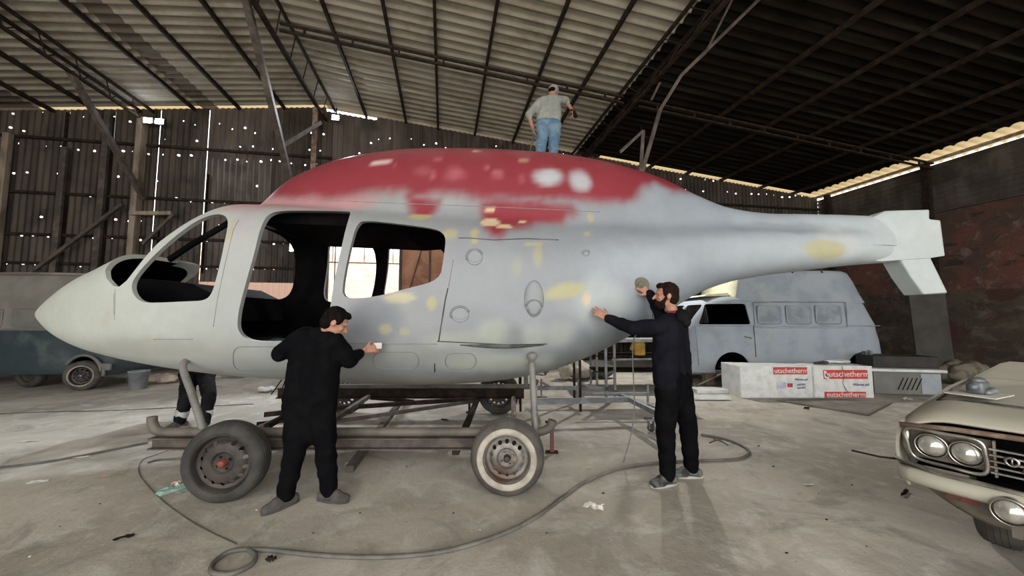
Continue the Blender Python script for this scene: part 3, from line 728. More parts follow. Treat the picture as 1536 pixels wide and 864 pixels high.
B1 = [blob(560, 482, 42, 34, (.155, .175, .205), .85, .4), blob(900, 512, 42, 26, DGREY, .5), blob(762, 508, 26, 22, DGREY, .4), blob(840, 500, 22, 18, (0.37, 0.407, 0.37), .5), blob(700, 512, 60, 14, (0.37, 0.407, 0.348), .5),
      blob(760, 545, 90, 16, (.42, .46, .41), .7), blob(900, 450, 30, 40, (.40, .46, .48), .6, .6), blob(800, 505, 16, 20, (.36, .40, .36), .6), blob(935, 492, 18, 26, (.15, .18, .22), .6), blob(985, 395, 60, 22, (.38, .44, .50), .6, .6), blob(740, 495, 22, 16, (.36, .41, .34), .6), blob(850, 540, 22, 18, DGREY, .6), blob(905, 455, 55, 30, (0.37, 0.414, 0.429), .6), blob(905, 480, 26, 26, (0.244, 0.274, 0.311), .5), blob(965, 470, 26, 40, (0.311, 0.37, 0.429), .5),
      blob(960, 400, 90, 40, (0.34, 0.385, 0.444), .45), blob(1010, 345, 130, 14, (0.2, 0.229, 0.266), .6), blob(1160, 342, 120, 9, (0.207, 0.237, 0.274), .6), blob(1120, 380, 110, 26, (0.37, 0.414, 0.459), .55), blob(1262, 365, 36, 28, (0.459, 0.488, 0.518), .7, .3),  # the two long dark blobs paint the shade in the boom crease
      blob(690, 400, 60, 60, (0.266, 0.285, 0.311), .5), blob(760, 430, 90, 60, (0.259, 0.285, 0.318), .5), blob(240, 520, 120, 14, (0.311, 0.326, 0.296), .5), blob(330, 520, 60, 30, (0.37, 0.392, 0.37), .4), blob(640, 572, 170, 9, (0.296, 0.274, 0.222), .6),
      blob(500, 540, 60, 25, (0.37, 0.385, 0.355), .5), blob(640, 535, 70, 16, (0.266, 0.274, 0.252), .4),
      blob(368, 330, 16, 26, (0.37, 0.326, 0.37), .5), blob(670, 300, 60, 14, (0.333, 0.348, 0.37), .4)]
B2 = [blob(630, 325, 18, 6, PUTTY, .9, .25), blob(675, 351, 11, 9, PUTTY, .8, .35), blob(712, 349, 6, 8, PUTTY, .9, .25), blob(712, 361, 6, 5, PUTTY, .95, .2), blob(735, 334, 15, 8, CREAM, 1, .12), blob(757, 340, 12, 4, CREAM, 1, .12), blob(783, 332, 7, 2.4, CREAM, 1, .15), blob(735, 315, 8, 4, CREAM, .95, .2),
      blob(800, 366, 14, 3, PUTTY, .8, .25), blob(807, 382, 6, 18, PUTTY, .6, .4), blob(880, 350, 6, 3, PUTTY, .8, .2), blob(886, 326, 5, 8, PUTTY, .7, .4), blob(848, 437, 30, 12, (.40, .38, .2), .85, .4, 0, .25), blob(880, 448, 7, 9, (.56, .46, .3), .8, .3),
      blob(600, 447, 24, 7, (.5, .46, .28), .7, .3), blob(648, 455, 8, 10, PUTTY, .8, .25), blob(578, 492, 10, 8, PUTTY, .6, .4), blob(606, 497, 7, 6, PUTTY, .6, .4), blob(346, 346, 5, 20, PUTTY, .55, .4), blob(222, 512, 14, 3, PUTTY, .5, .4), blob(1238, 374, 34, 15, (.40, .39, .23), .9, .3),
      blob(776, 400, 8, 14, PUTTY, .3, .5), blob(160, 478, 10, 10, PUTTY, .25, .6),
      blob(572, 244, 16, 5, (.62, .5, .5), .9, .35, .3), blob(592, 246, 5, 2, PINK, .8, .3, .3), blob(822, 265, 22, 15, (.42, .46, .50), .95, .45), blob(870, 271, 16, 18, (.40, .44, .48), .9, .5),
      blob(634, 256, 12, 9, PINK, .35, .7, .6), blob(682, 261, 13, 12, PINK, .55, .8, .8), blob(650, 262, 5, 7, PINK, .5, .5, .6), blob(747, 261, 9, 6, PINK, .6, .6, .6), blob(730, 250, 4, 3, PINK, .5, .5, .6), blob(783, 268, 6, 5, PINK, .4, .5, .4), blob(658, 238, 6, 3, PINK, .4, .5), blob(785, 240, 7, 2, (.5, .4, .25), .5, .5), blob(715, 227, 6, 2, (.6, .5, .45), .7, .5)]  # PINK blobs here paint shiny highlight spots on the red cowling
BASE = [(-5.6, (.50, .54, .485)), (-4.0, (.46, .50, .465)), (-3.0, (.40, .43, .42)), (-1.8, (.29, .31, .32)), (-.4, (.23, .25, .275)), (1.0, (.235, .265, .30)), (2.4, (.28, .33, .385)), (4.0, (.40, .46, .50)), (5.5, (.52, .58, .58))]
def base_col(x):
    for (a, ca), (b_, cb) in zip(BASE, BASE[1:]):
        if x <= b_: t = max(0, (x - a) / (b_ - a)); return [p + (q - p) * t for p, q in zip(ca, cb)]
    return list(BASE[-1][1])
def ss(a, b_, x): t = max(0, min(1, (x - a) / (b_ - a))); return t * t * (3 - 2 * t)
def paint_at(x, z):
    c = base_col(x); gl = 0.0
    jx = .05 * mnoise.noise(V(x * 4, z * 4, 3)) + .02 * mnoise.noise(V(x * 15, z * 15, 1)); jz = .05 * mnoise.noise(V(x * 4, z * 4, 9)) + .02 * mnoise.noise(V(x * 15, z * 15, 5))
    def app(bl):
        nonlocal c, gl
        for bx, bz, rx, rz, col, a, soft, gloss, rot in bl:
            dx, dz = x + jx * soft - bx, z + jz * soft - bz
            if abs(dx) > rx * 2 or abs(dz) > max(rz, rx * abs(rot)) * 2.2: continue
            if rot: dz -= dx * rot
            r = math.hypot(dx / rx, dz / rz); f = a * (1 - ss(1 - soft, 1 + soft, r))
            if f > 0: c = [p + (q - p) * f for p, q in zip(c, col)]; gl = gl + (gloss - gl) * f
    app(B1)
    if z > 2.0 and x < 2.6:
        fr = 0
        for P, s0, s1 in ((redP, -.07, .10), (redQ, -.05, .07), (redS, -.06, .09)):
            fr = max(fr, ss(s0, s1, sdpoly(x + jx, z + jz, P)))
        fp = .6 * ss(-.12, .08, sdpoly(x + jx, z + jz, pinkP)); c = [p + (q - p) * fp for p, q in zip(c, (.50, .16, .19))]
        # the crown of the cowling is a duller, greyer red
        dull = ss(3.1, 3.5, z + jz * 3) * .35
        rc = [p + (q - p) * dull for p, q in zip(RED, (.33, .17, .17))]
        c = [p + (q - p) * fr for p, q in zip(c, rc)]; gl = fr * .8
    app(B2)
    return (*c, gl)
def paint(o, xoff=0.0):
    at2 = o.data.color_attributes.new('paint', 'FLOAT_COLOR', 'POINT'); cache = {}; buf = []
    for v in o.data.vertices:
        k = (round(v.co.x, 3), round(v.co.z, 3))
        if k not in cache: cache[k] = paint_at(*k)
        buf.extend(cache[k])
    at2.data.foreach_set('color', buf)
paint(shell); smooth_by_angle(shell, 40)

# tail fin --------------------------------------------------------
def layers(outs, name, mm, parent):
    bm = B(); L = [[bm.verts.new(p) for p in o] for o in outs]; n = len(L[0])
    for a, b_ in zip(L, L[1:]):
        for i in range(n): bm.faces.new((a[i], a[(i + 1) % n], b_[(i + 1) % n], b_[i]))
    bm.faces.new(L[0]); bm.faces.new(L[-1][::-1]); return obj(name, bm, mm, parent)
def fin_pts(near, mid, dn, dm):
    a = [at(x, y, YC - dn) for x, y in near]; m_ = [at(x, y, YC - dm) for x, y in mid]
    bq = [V(p.x, 2 * YC - p.y, p.z) for p in a]; m2 = [V(p.x, 2 * YC - p.y, p.z) for p in m_]
    return [[p - V(0, YC, 0) for p in q] for q in (a, m_, m2, bq)]
f1 = layers(fin_pts([(1322, 329), (1345, 316), (1393, 314), (1393, 329), (1409, 330), (1418, 384), (1394, 388), (1322, 393)],
                    [(1300, 330), (1328, 316), (1394, 315), (1394, 329), (1411, 331), (1416, 383), (1392, 387), (1300, 391)], .125, .10), 'tail_fin', 'heli_paint', heli)
f2 = layers(fin_pts([(1346, 380), (1393, 382), (1421, 439), (1386, 442), (1366, 415)],
                    [(1338, 380), (1393, 382), (1421, 440), (1378, 442), (1358, 413)], .115, .06), 'lower_fin', 'heli_paint', heli)
for f in (f1, f2):
    md = f.modifiers.new('b', 'BEVEL'); md.width = .018; md.segments = 3; apply_mods(f); paint(f); smooth_by_angle(f, 50)

# panel seams, hatches and scoops ---------------------------------
def surfline(name, pts, r, mm, parent=heli, n=6, grow=0.0):
    P = [hit(*q, grow) - V(0, YC, 0) for q in pts]; bm = B(); tube(bm, P, r, n, True); return obj(name, bm, mm, parent, True)
def dens(pts, k=6):
    out = []
    for a, b_ in zip(pts, pts[1:]): out += [(a[0] + (b_[0] - a[0]) * i / k, a[1] + (b_[1] - a[1]) * i / k) for i in range(k)]
    return out + [pts[-1]]
surfline('panel_seam', dens([(688, 357), (702, 357), (740, 360), (790, 358), (838, 360)]), .005, 'seam')
surfline('panel_seam', dens([(672, 432), (668, 450), (664, 475), (658, 512)]), .006, 'seam')
surfline('panel_seam', dens([(680, 390), (673, 430)]), .004, 'seam_soft')
surfline('panel_seam', dens([(515, 515), (600, 516), (656, 516)]), .004, 'seam_soft')
P_ = [hit(x, 517.5 + 1.5 * math.sin(math.pi * (x - 690) / 130)) - V(0, YC, 0) for x in range(690, 821, 6)]; bm = B(); tube(bm, P_, [.004 + .018 * math.sin(math.pi * i / (len(P_) - 1)) for i in range(len(P_))], 8); obj('door_gap', bm, 'seam', heli, True)
surfline('panel_seam', dens([(656, 512), (700, 514), (760, 517), (820, 516)]), .005, 'seam')
surfline('panel_seam', dens([(400, 297), (500, 301), (600, 305), (700, 309), (800, 313), (900, 318)], 8), .004, 'seam_soft')
surfline('panel_seam', [(170 + (i - 0) * .0 + 1, 440 + i * 4) for i in range(9)], .003, 'seam_soft')
surfline('panel_seam', dens([(358, 330), (350, 345), (338, 395), (326, 450), (320, 490)]), .003, 'seam_soft')
surfline('panel_seam', dens([(230, 509), (290, 509)]), .003, 'seam_soft')
surfline('panel_seam', dens([(652, 545), (652, 558)]), .006, 'seam')
def hatch(pts): surfline('hatch_outline', pts, .0045, 'seam_soft')
def rrect(x0, y0, x1, y1, r, k=6):
    out = []
    for cx, cy, a0 in ((x1 - r, y0 + r, -90), (x1 - r, y1 - r, 0), (x0 + r, y1 - r, 90), (x0 + r, y0 + r, 180)):
        for i in range(k + 1):
            a = R(a0 + 90 * i / k); out.append((cx + r * math.cos(a), cy + r * math.sin(a)))
    out.append(out[0]); return out
hatch(rrect(668, 530, 714, 553, 11)); hatch(rrect(350, 520, 440, 555, 12)); hatch(rrect(560, 528, 628, 554, 12))
def arc(cx, cy, rx, ry, a0, a1, k=14): return [(cx + rx * math.cos(R(a0 + (a1 - a0) * i / k)), cy - ry * math.sin(R(a0 + (a1 - a0) * i / k))) for i in range(k + 1)]
def vent(cx, cy, rx, ry):
    r = surfline('vent', arc(cx, cy, rx, ry, 200, 20), .011, 'seam_soft', n=8)
    surfline('vent_lip', arc(cx, cy, rx * .96, ry * .96, -160, 20), .004, 'seam_soft', r)
    r.children[0].matrix_parent_inverse = Matrix.Identity(4)
vent(712, 386, 12, 12); vent(690, 472, 14, 12); vent(879, 380, 5, 4)
for cx, cy, rx, ry in ((690, 470, 12, 9), (712, 384, 11, 9)):
    surfline('hatch_outline', arc(cx, cy, rx, ry, 215, 330), .002, 'seam_soft')
# oval scoop: a recessed teardrop with a raised ball at the bottom
bm = B(); P = hit(801, 448) - V(0, YC, 0); s = 1 / 165
g = ell(bm, (0, 0, 0), (14 * s, .035, 27 * s), None, 28, 18); bmesh.ops.translate(bm, vec=P + V(0, .012, 0), verts=g)
sc = obj('scoop', bm, 'heli_paint', heli, True); paint(sc)
surfline('scoop_rim', arc(801, 448, 14, 27, 0, 360, 30), .006, 'seam_soft')
surfline('scoop_rim', arc(801, 462, 13, 12, 10, 170, 12), .008, 'seam_soft', grow=.02)
surfline('scoop_rim', arc(801, 462, 9, 10, 190, 350, 12), .005, 'seam_soft', grow=.02)
# nose seam between nose cone and cabin
surfline('panel_seam', dens([(173, 433), (172, 480)]), .003, 'seam_soft')

# interior --------------------------------------------------------
def H_(p): return Vector(p) - V(0, YC, 0)
def inter(name, poly, y0, y1):
    bm = B(); prism(bm, poly, y0, y1); return obj(name, bm, 'black_in', heli)
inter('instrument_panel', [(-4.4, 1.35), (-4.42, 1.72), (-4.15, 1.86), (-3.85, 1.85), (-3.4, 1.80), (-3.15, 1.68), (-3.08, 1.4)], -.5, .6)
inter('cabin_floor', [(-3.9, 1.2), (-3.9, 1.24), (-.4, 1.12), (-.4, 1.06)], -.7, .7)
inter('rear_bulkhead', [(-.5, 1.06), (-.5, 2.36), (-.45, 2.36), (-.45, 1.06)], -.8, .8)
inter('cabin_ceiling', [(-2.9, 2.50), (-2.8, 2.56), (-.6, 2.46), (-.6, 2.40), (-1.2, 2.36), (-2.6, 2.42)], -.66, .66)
bm = B(); a_, c_ = at(226, 408, YC), at(349, 331, YC); tube(bm, [H_(p) for p in (a_, a_.lerp(c_, .5) + V(0, 0, .02), c_)], .036, 8); obj('windshield_post', bm, 'black_in', heli, True)
# skids -----------------------------------------------------------
def H(p): return Vector(p) - V(0, YC, 0)
ZS = .437
def skid(Y, name):
    x0, x1 = at(236, 640, 3.37).x, at(806, 640, 3.37).x
    pts = [V(x0 - .06, Y, ZS + .13), V(x0 - .055, Y, ZS + .08), V(x0 - .02, Y, ZS + .02), V(x0 + .06, Y, ZS), V(x0 + .3, Y, ZS)]
    pts += [V(x0 + (x1 - x0) * i / 12, Y, ZS) for i in range(2, 12)]
    pts += [V(x1 - .05, Y, ZS), V(x1 + .04, Y, ZS + .005), V(x1 + .11, Y, ZS + .04), V(x1 + .135, Y, ZS + .10)]
    bm = B(); tube(bm, [H(p) for p in spline(pts, 4)], .038, 14); return obj('landing_skid', bm, 'skid_paint', heli, True)
skid(3.38, ''); skid(2 * YC - 3.38, '')
def crosstube(pt, pb, name='cross_tube'):
    a, c = at(*pt, 3.62), at(*pb, 3.38)
    up = [V(a.x, YC, a.z + .10), V(a.x, 3.9, a.z + .08), a + V(0, .05, .02), a + (c - a) * .10, a + (c - a) * .5, V(c.x, 3.38, ZS)]
    near = spline(up, 6); far = [V(p.x, 2 * YC - p.y, p.z) for p in near]
    bm = B(); tube(bm, [H(p) for p in far[::-1] + near[1:]], .031, 12); o = obj(name, bm, 'strut_grey', heli, True)
    return o
crosstube((272, 546), (306, 642)); crosstube((797, 535), (803, 635))
bm = B(); lathe(bm, [(.0, -.03), (.040, -.03), (.046, 0), (.040, .03), (0, .03)], 20, Matrix.Translation(H(at(798, 535, 3.5)))); obj('strut_fitting', bm, 'strut_grey', heli, True)

# ================================================================ THE TROLLEY
tro = empty('trolley', (0, 0, 0)); tag(tro, 'rusty steel beam trolley on four car wheels carrying the helicopter', 'trolley')
ZBm = .345
xa, xb = at(226, 661, 3.36).x, at(808, 661, 3.36).x
bm = B(); ibeam(bm, (xa, 3.38, ZBm), (xb, 3.38, ZBm), .10, .10); obj('long_beam', bm, 'steel_brown', tro)
YF = 5.52; xa2, xb2 = at(417, 585, YF).x, at(786, 585, YF).x
bm = B(); ibeam(bm, (xa2, YF, ZBm), (xb2, YF, ZBm), .10, .14); obj('long_beam', bm, 'steel_dark', tro)
def gb(a, c, z, w=.05, h=.05, mm='steel_dark', name='cross_brace'):
    bm = B(); bar(bm, gnd(*a, z), gnd(*c, z), w, h); return obj(name, bm, mm, tro)
gb((505, 612), (716, 598), .30); gb((500, 633), (716, 601), .27, .04, .04, 'steel_brown'); gb((553, 595), (500, 630), .33, .05, .05, 'steel_brown'); gb((556, 597), (620, 602), .24, .04, .04)
gb((606, 596), (524, 704), .09, .07, .06, 'steel_brown'); gb((396, 622), (452, 616), .30, .05); gb((385, 636), (455, 628), .30, .05, .03); gb((432, 611), (452, 604), .30, .05); gb((400, 640), (470, 600), .31, .05)
for X_ in (-2.62, .02):
    bm = B(); tube(bm, [(X_, 3.1, .30), (X_, 5.6, .30)], .03, 10); obj('axle', bm, 'steel_pale', tro, True)
bm = B(); bar(bm, (-.5, 3.4, .26), (-.5, YF, .26), .06, .06); obj('cross_beam', bm, 'steel_dark', tro)

def wheel(face, white, rim_m, hub_m, tyre_m, R0=.305, rrim=.195, W=.175, nh=14, yaw=0.0, holes=True, parent=None, name='wheel'):
    # local: outer face towards -Y; face = centre of the outer face
    w = empty(name, face, yaw)
    if parent: w.parent = parent
    rs = R0 - .03
    prof = [(rrim, W * .9), (rrim + .02, W * .98), (rs, W), (R0 - .008, W * .9), (R0, W * .72), (R0, W * .28), (R0 - .008, W * .1), (rs, 0.0), (R0 - .06, -.008), (rrim + .025, -.006), (rrim + .006, .004), (rrim, .012)]
    bm = B(); lathe(bm, prof, 56); obj('tyre', bm, tyre_m, w, True)
    bm = B()
    for k in range(4): tube(bm, [((R0 + .0005) * math.cos(t), W * (.28 + .15 * k), (R0 + .0005) * math.sin(t)) for t in [2 * math.pi * i / 48 for i in range(48)]], .003, 4, closed=True)
    obj('tread', bm, tyre_m, w, True)
    if white:
        wo_ = .246 if white is True else rrim + .034
        bm = B(); lathe(bm, [(rrim + .012, -.002), (rrim + .02, -.010), (wo_ - .010, -.012), (wo_, -.006), (wo_ - .012, .004), (rrim + .02, .002)], 56); obj('white_wall_ring', bm, 'white_wall', w, True)
    prof = [(rrim + .010, .016), (rrim + .012, .004), (rrim + .004, -.004), (rrim - .004, .004), (rrim - .008, .03), (rrim - .014, .045), (rrim - .04, .05), (rrim - .055, .030), (rrim - .075, .022), (.085, .022), (.070, .040), (.045, .044), (.0, .044)]
    bm = B(); lathe(bm, prof, 56); bmesh.ops.remove_doubles(bm, verts=bm.verts, dist=.0005)
    rim = obj('rim', bm, [rim_m, rim_m], w, True); solidify(rim, -.004 if False else .004)
    if holes:
        bm = B()
        for k in range(nh):
            a = 2 * math.pi * (k + .5) / nh; lathe(bm, [(.0, -.02), (.017, -.02), (.017, .09), (.0, .09)], 12, Matrix.Translation(((rrim - .05) * math.cos(a), 0, (rrim - .05) * math.sin(a))), False)
        bmesh.ops.remove_doubles(bm, verts=bm.verts, dist=.0001)
        boolean(rim, [bm])
    smooth_by_angle(rim, 40)
    bm = B(); lathe(bm, [(0, -.008), (.02, -.008), (.026, .0), (.028, .044)], 20); obj('hub_cap', bm, hub_m, w, True)
    for k in range(4):
        a = 2 * math.pi * k / 4 + .5; bm = B(); lathe(bm, [(0, .012), (.009, .012), (.010, .044)], 6, Matrix.Translation((.052 * math.cos(a), 0, .052 * math.sin(a)))); obj('lug_nut', bm, rim_m, w)
    return w
pL = at(331, 690, 3.0); wheel((pL.x, 3.0, .303), False, 'rim_black', 'hub_red', 'rubber', rrim=.212, parent=tro, nh=14, yaw=R(7))
pR = at(760, 683, 3.10); wheel((pR.x, 3.10, .303), True, 'rim_grey', 'rim_black', 'rubber_dusty', R0=.30, rrim=.182, parent=tro, yaw=R(-4))
for px, mm in ((748, 'rubber'), (518, 'rubber_dusty')):
    p = at(px, 590, 5.72); w = wheel((p.x, 5.66, .303), False, 'rim_black', 'rim_grey', mm, parent=tro, nh=14, yaw=0)
# jack legs of the trolley
def jack(px, ytop, ybot, mm='steel_dark', plate=.10, r=.016):
    g0 = gnd(px, ybot); zt = at(px, ytop, g0.y).z; bm = B(); bar(bm, g0, V(g0.x, g0.y, zt), 2 * r, 2 * r); o = obj('jack_leg', bm, mm, tro)
    bm = B(); box(bm, (g0.x, g0.y, .008), (plate, .07, .012)); k = obj('foot_plate', bm, 'steel_dark', o); return g0, zt
jack(704, 594, 619)
g0, zt = jack(828, 633, 679, 'tool_red', .13, .02); bm = B(); box(bm, (g0.x - .01, g0.y, zt), (.12, .05, .015)); obj('top_plate', bm, 'steel_dark', tro)
bm = B(); bar(bm, (g0.x, g0.y, zt - .03), (.15, 3.4, ZBm), .03, .03); obj('jack_bracket', bm, 'steel_dark', tro)
# caster at the end of the slanting foot
p = gnd(522, 704); bm = B(); lathe(bm, [(0, -.02), (.035, -.02), (.04, 0), (.035, .02), (0, .02)], 20, Matrix.Translation((p.x, p.y, .042))); cs = obj('caster', bm, 'rim_grey', tro, True)
# ================================================================ VEHICLES
def side_line(name, pts, r, mm, parent, n=6):
    bm = B(); tube(bm, pts, r, n); return obj(name, bm, mm, parent, True)
def panel(name, x0, x1, z0, z1, y, t, mm, parent, bev=.02, skew=0.0):
    bm = B(); box(bm, ((x0 + x1) / 2, y, (z0 + z1) / 2), (x1 - x0, t, z1 - z0), None, bev); return obj(name, bm, mm, parent)
def ring_rect(name, x0, x1, z0, z1, y, r, mm, parent, rad=.06):
    P = [(x, y, z) for x, z in [(a, b) for a, b in rrect(x0, z0, x1, z1, rad)]][:-1]
    bm = B(); tube(bm, P, r, 6, closed=True); return obj(name, bm, mm, parent, True)
# ---- primer blue bus at the back right; local x runs from its front to its rear, near side at y=0
BY = 7.8; bx0 = at(1030, 520, BY).x
bus = empty('camper_bus', (bx0, BY + .86, 0)); tag(bus, 'pale blue primer camper bus with raised roof, behind the white packs', 'bus')
secs = [(.27, .04, 4.20, .80, 9), (.30, .01, 4.23, .84, 9), (.55, 0, 4.24, .86, 8), (.95, .0, 4.22, .87, 7), (1.18, .05, 4.17, .86, 7), (1.28, .12, 4.14, .85, 8), (1.45, .22, 4.06, .84, 8), (1.72, .42, 3.96, .82, 7), (1.80, .50, 3.92, .80, 6), (1.87, .62, 3.86, .74, 5), (1.92, .85, 3.7, .60, 4), (1.945, 1.3, 3.4, .35, 3)]
bb = loftz(resample(secs, .05), 120); body = obj('body', bb, ['bus_paint', 'black_in'], bus, True); solidify(body, .03)
Ln = []
def bcut(poly, y0, y1): bm = B(); prism(bm, poly, y0, y1); Ln.append(bm)
dw = roundpoly([(.30, 1.29), (1.36, 1.29), (1.28, 1.72), (.50, 1.72)], .05); bcut(dw, -1.2, 1.2)
# windshield halves
for s in (-1, 1):
    bm = B(); box(bm, (.18, s * .36, 1.53), (.7, .60, .36), None, .05); Ln.append(bm)
for cx in (.94, 3.66):
    bm = B(); lathe(bm, [(0, -1.3), (.36, -1.3), (.36, -.45), (0, -.45)], 36, Matrix.Translation((cx, 0, .36))); bmesh.ops.remove_doubles(bm, verts=bm.verts, dist=.0001); Ln.append(bm)
boolean(body, Ln); smooth_by_angle(body, 40)
hs = [(1.74, .98, 3.97, .815, 8), (1.95, 1.06, 3.86, .80, 8), (2.2, 1.12, 3.76, .78, 8), (2.38, 1.17, 3.68, .76, 7), (2.43, 1.22, 3.62, .72, 6), (2.455, 1.5, 3.3, .5, 4)]
hr = loftz(resample(hs, .05), 96); hro = obj('raised_roof', hr, ['bus_paint', 'foam_cream'], bus, True)
for p in hro.data.polygons:
    if p.normal.x < -.6 and p.center.z > 1.8: p.material_index = 1
smooth_by_angle(hro, 40)
bm = B(); prism(bm, [(.5, 1.885), (.62, 1.93), (1.05, 1.965), (1.05, 1.90)], -.62, .62); obj('cab_roof', bm, 'foam_cream', bus)
for i, (a, c) in enumerate(((1138, 1172), (1181, 1217), (1225, 1262))):
    x0, x1 = (a - 1030) / 71.8, (c - 1030) / 71.8; z0, z1 = 1.31, 1.68
    pn = panel('window_panel', x0, x1, z0, z1, -.845, .03, 'bus_panel', bus, .012)
    pn.rotation_euler = (0, 0, 0)
    ring_rect('window_gasket', x0, x1, z0, z1, -.863, .012, 'bus_paint', pn)
    ring_rect('window_shadow_gap', x0 + .01, x1 + .015, z0 - .01, z1, -.858, .008, 'seam', pn)
ring_rect('side_frame', 1.44, 3.36, 1.22, 1.76, -.858, .010, 'bus_panel', bus, .03)
side_line('door_seam', [(1.40, -.868, 1.27), (1.41, -.874, 1.0), (1.42, -.872, .62)], .006, 'seam', bus)
side_line('door_seam', [(.20, -.83, 1.25), (.22, -.85, .95), (.24, -.85, .45)], .005, 'seam_soft', bus)
side_line('belt_line', [(.3, -.855, 1.265), (2.2, -.862, 1.255), (4.05, -.845, 1.26)], .009, 'bus_paint', bus)
side_line('door_handle', [(1.20, -.885, 1.04), (1.27, -.90, 1.03), (1.34, -.885, 1.0)], .012, 'chrome', bus)
for px in (1164, 1198, 1243): side_line('roof_clip', [((px - 1030) / 71.8, -.79, 2.38), ((px - 1030) / 71.8, -.77, 2.415)], .014, 'steel_dark', bus)
side_line('split_post', [(.24, 0, 1.36), (.42, 0, 1.72)], .02, 'bus_paint', bus)
panel('cab_floor', .3, 3.9, .42, .46, 0, 1.5, 'black_in', bus, .0)
panel('partition', 1.45, 1.48, .45, 1.85, 0, 1.5, 'black_in', bus, .0)
# front axle stub and prop stands under the bus
side_line('front_axle', [(.94, -.80, .36), (.94, .8, .36)], .03, 'steel_pale', bus); bm = B(); lathe(bm, [(0, -.02), (.07, -.02), (.08, .03), (.03, .05), (0, .05)], 18, Matrix.Translation((.98, -.80, .36))); obj('wheel_hub', bm, 'steel_pale', bus, True)
for x_ in (.6, 3.2):
    for y_ in (-.5, .5): bm = B(); box(bm, (x_, y_, .135), (.18, .18, .27), None, .01); obj('support_block', bm, 'wood', bus)
side_line('steering_rod', [(.1, -.9, .02), (.9, -.8, .34)], .02, 'steel_pale', bus)

# ---- two tone van at the left
VY = 7.5; vx = at(165, 560, VY).x      # front end; the van reaches left out of the picture
van = empty('old_van', (vx, VY + .85, 0)); tag(van, 'old van with grey upper and dark blue lower body behind the helicopter nose', 'van')
vs2 = [(.30, -4.3, -.05, .80, 9), (.36, -4.34, -.01, .85, 8), (.7, -4.36, 0, .88, 8), (1.05, -4.34, -.03, .88, 7), (1.17, -4.3, -.10, .87, 8)]
lw = loftz(resample(vs2, .05), 96); lo_ = obj('lower_body', lw, ['van_blue', 'black_in'], van, True); solidify(lo_, .03)
Ln = []
for cx in (-.51, -2.0):
    bm = B(); lathe(bm, [(0, -1.3), (.34, -1.3), (.34, -.45), (0, -.45)], 30, Matrix.Translation((cx, 0, .33))); bmesh.ops.remove_doubles(bm, verts=bm.verts, dist=.0001)
    if cx > -1: Ln.append(bm)
    else: bm.free()
boolean(lo_, Ln); smooth_by_angle(lo_, 40)
up = [(1.17, -4.28, -.12, .86, 8), (1.22, -4.26, -.16, .85, 8), (1.7, -4.2, -.32, .83, 7), (2.1, -4.16, -.5, .81, 6), (2.28, -4.1, -.62, .76, 5), (2.37, -3.9, -.85, .62, 4), (2.40, -3.5, -1.3, .35, 3)]
o = obj('upper_body', loftz(resample(up, .05), 96), 'van_grey', van, True); smooth_by_angle(o, 40)
for x0, x1 in ((-3.9, -3.2), (-3.1, -2.25), (-2.05, -1.2), (-1.08, -.5)):
    pn = panel('window_panel', x0, x1, 1.24, 1.60, -.838, .03, 'van_panel', van, .012); ring_rect('window_gasket', x0, x1, 1.24, 1.60, -.856, .011, 'van_grey', pn)
side_line('belt_trim', [(-4.2, -.875, 1.18), (-2, -.885, 1.19), (-.2, -.86, 1.18)], .018, 'van_panel', van)
side_line('roof_gutter', [(-4.1, -.70, 2.335), (-2, -.72, 2.345), (-.8, -.66, 2.32)], .014, 'steel_pale', van)
bm = B(); P = [(-.51 + .37 * math.cos(R(a)), -.88, .33 + .36 * math.sin(R(a))) for a in range(150, 5, -8)] + [(-.10, -.88, .42), (-.09, -.88, .28)]
tube(bm, P, .03, 8); obj('fender_flare', bm, 'van_panel', van, True)
bm = B(); box(bm, (-.08, -.86, .46), (.20, .06, .14), None, .02); obj('bumper_end', bm, 'van_panel', van)
p = at(127, 563, VY); wheel((-.49, -.93, .29), 'thin', 'rim_black', 'rim_grey', 'rubber_dusty', R0=.285, rrim=.17, W=.16, nh=10, yaw=R(20), parent=van)
wheel((-1.97, -.60, .29), False, 'rim_black', 'rim_grey', 'rubber', R0=.285, rrim=.17, W=.16, holes=False, parent=van)

# ---- dusty car, front right.  local x = backwards from the front face, y = across (0 at the near-picture corner), z up
cb = V(.84, .54, 0).normalized(); cf = V(.50, -.866, 0).normalized()
car = empty('old_car', (0, 0, 0)); corner = V(2.25, 2.22, 0); cyaw = math.atan2(cb.y, cb.x)
corner.z = .115; car.location = corner; car.rotation_euler = (0, 0, cyaw); tag(car, 'dusty old car with twin round headlights and chrome grille, cut by the right edge', 'car')
# in local frame +x = back, -y = towards the camera along the front
CW = 1.7
def zhood(x, y):
    e = min(-y, CW + y) if True else 0
    t = min(1, max(0, -y / .22)); f = 1 - (1 - t) ** 2.4
    return .735 + .085 * f + .06 * min(1, x / 1.3) + .018 * math.exp(-((y + CW / 2) / .28) ** 2) - .05 * math.exp(-x / .05)
bm = B(); rows = []
for i in range(41):
    x_ = 1.45 * (i / 40) ** 1.3; rows.append([V(x_ + .06 * (1 - math.cos(math.pi * j / 40 - math.pi / 2)) * 0, -CW * j / 40, zhood(x_, -CW * j / 40)) for j in range(41)])
sheet_bm(bm, rows); o = obj('hood', bm, 'car_dust', car, True); md = o.modifiers.new('s', 'SOLIDIFY'); md.thickness = .012; apply_mods(o)
bm = B(); rows = []
for k in range(13):
    z_ = .36 + (.735 - .36) * k / 12; yy = .035 * math.sin(math.pi * k / 12)
    rows.append([V(.02 + 2.2 * i / 40 + .05 * (1 - k / 12), yy, z_ + (.04 * min(1, 2.2 * i / 40 / 1.2) if k == 12 else 0)) for i in range(41)])
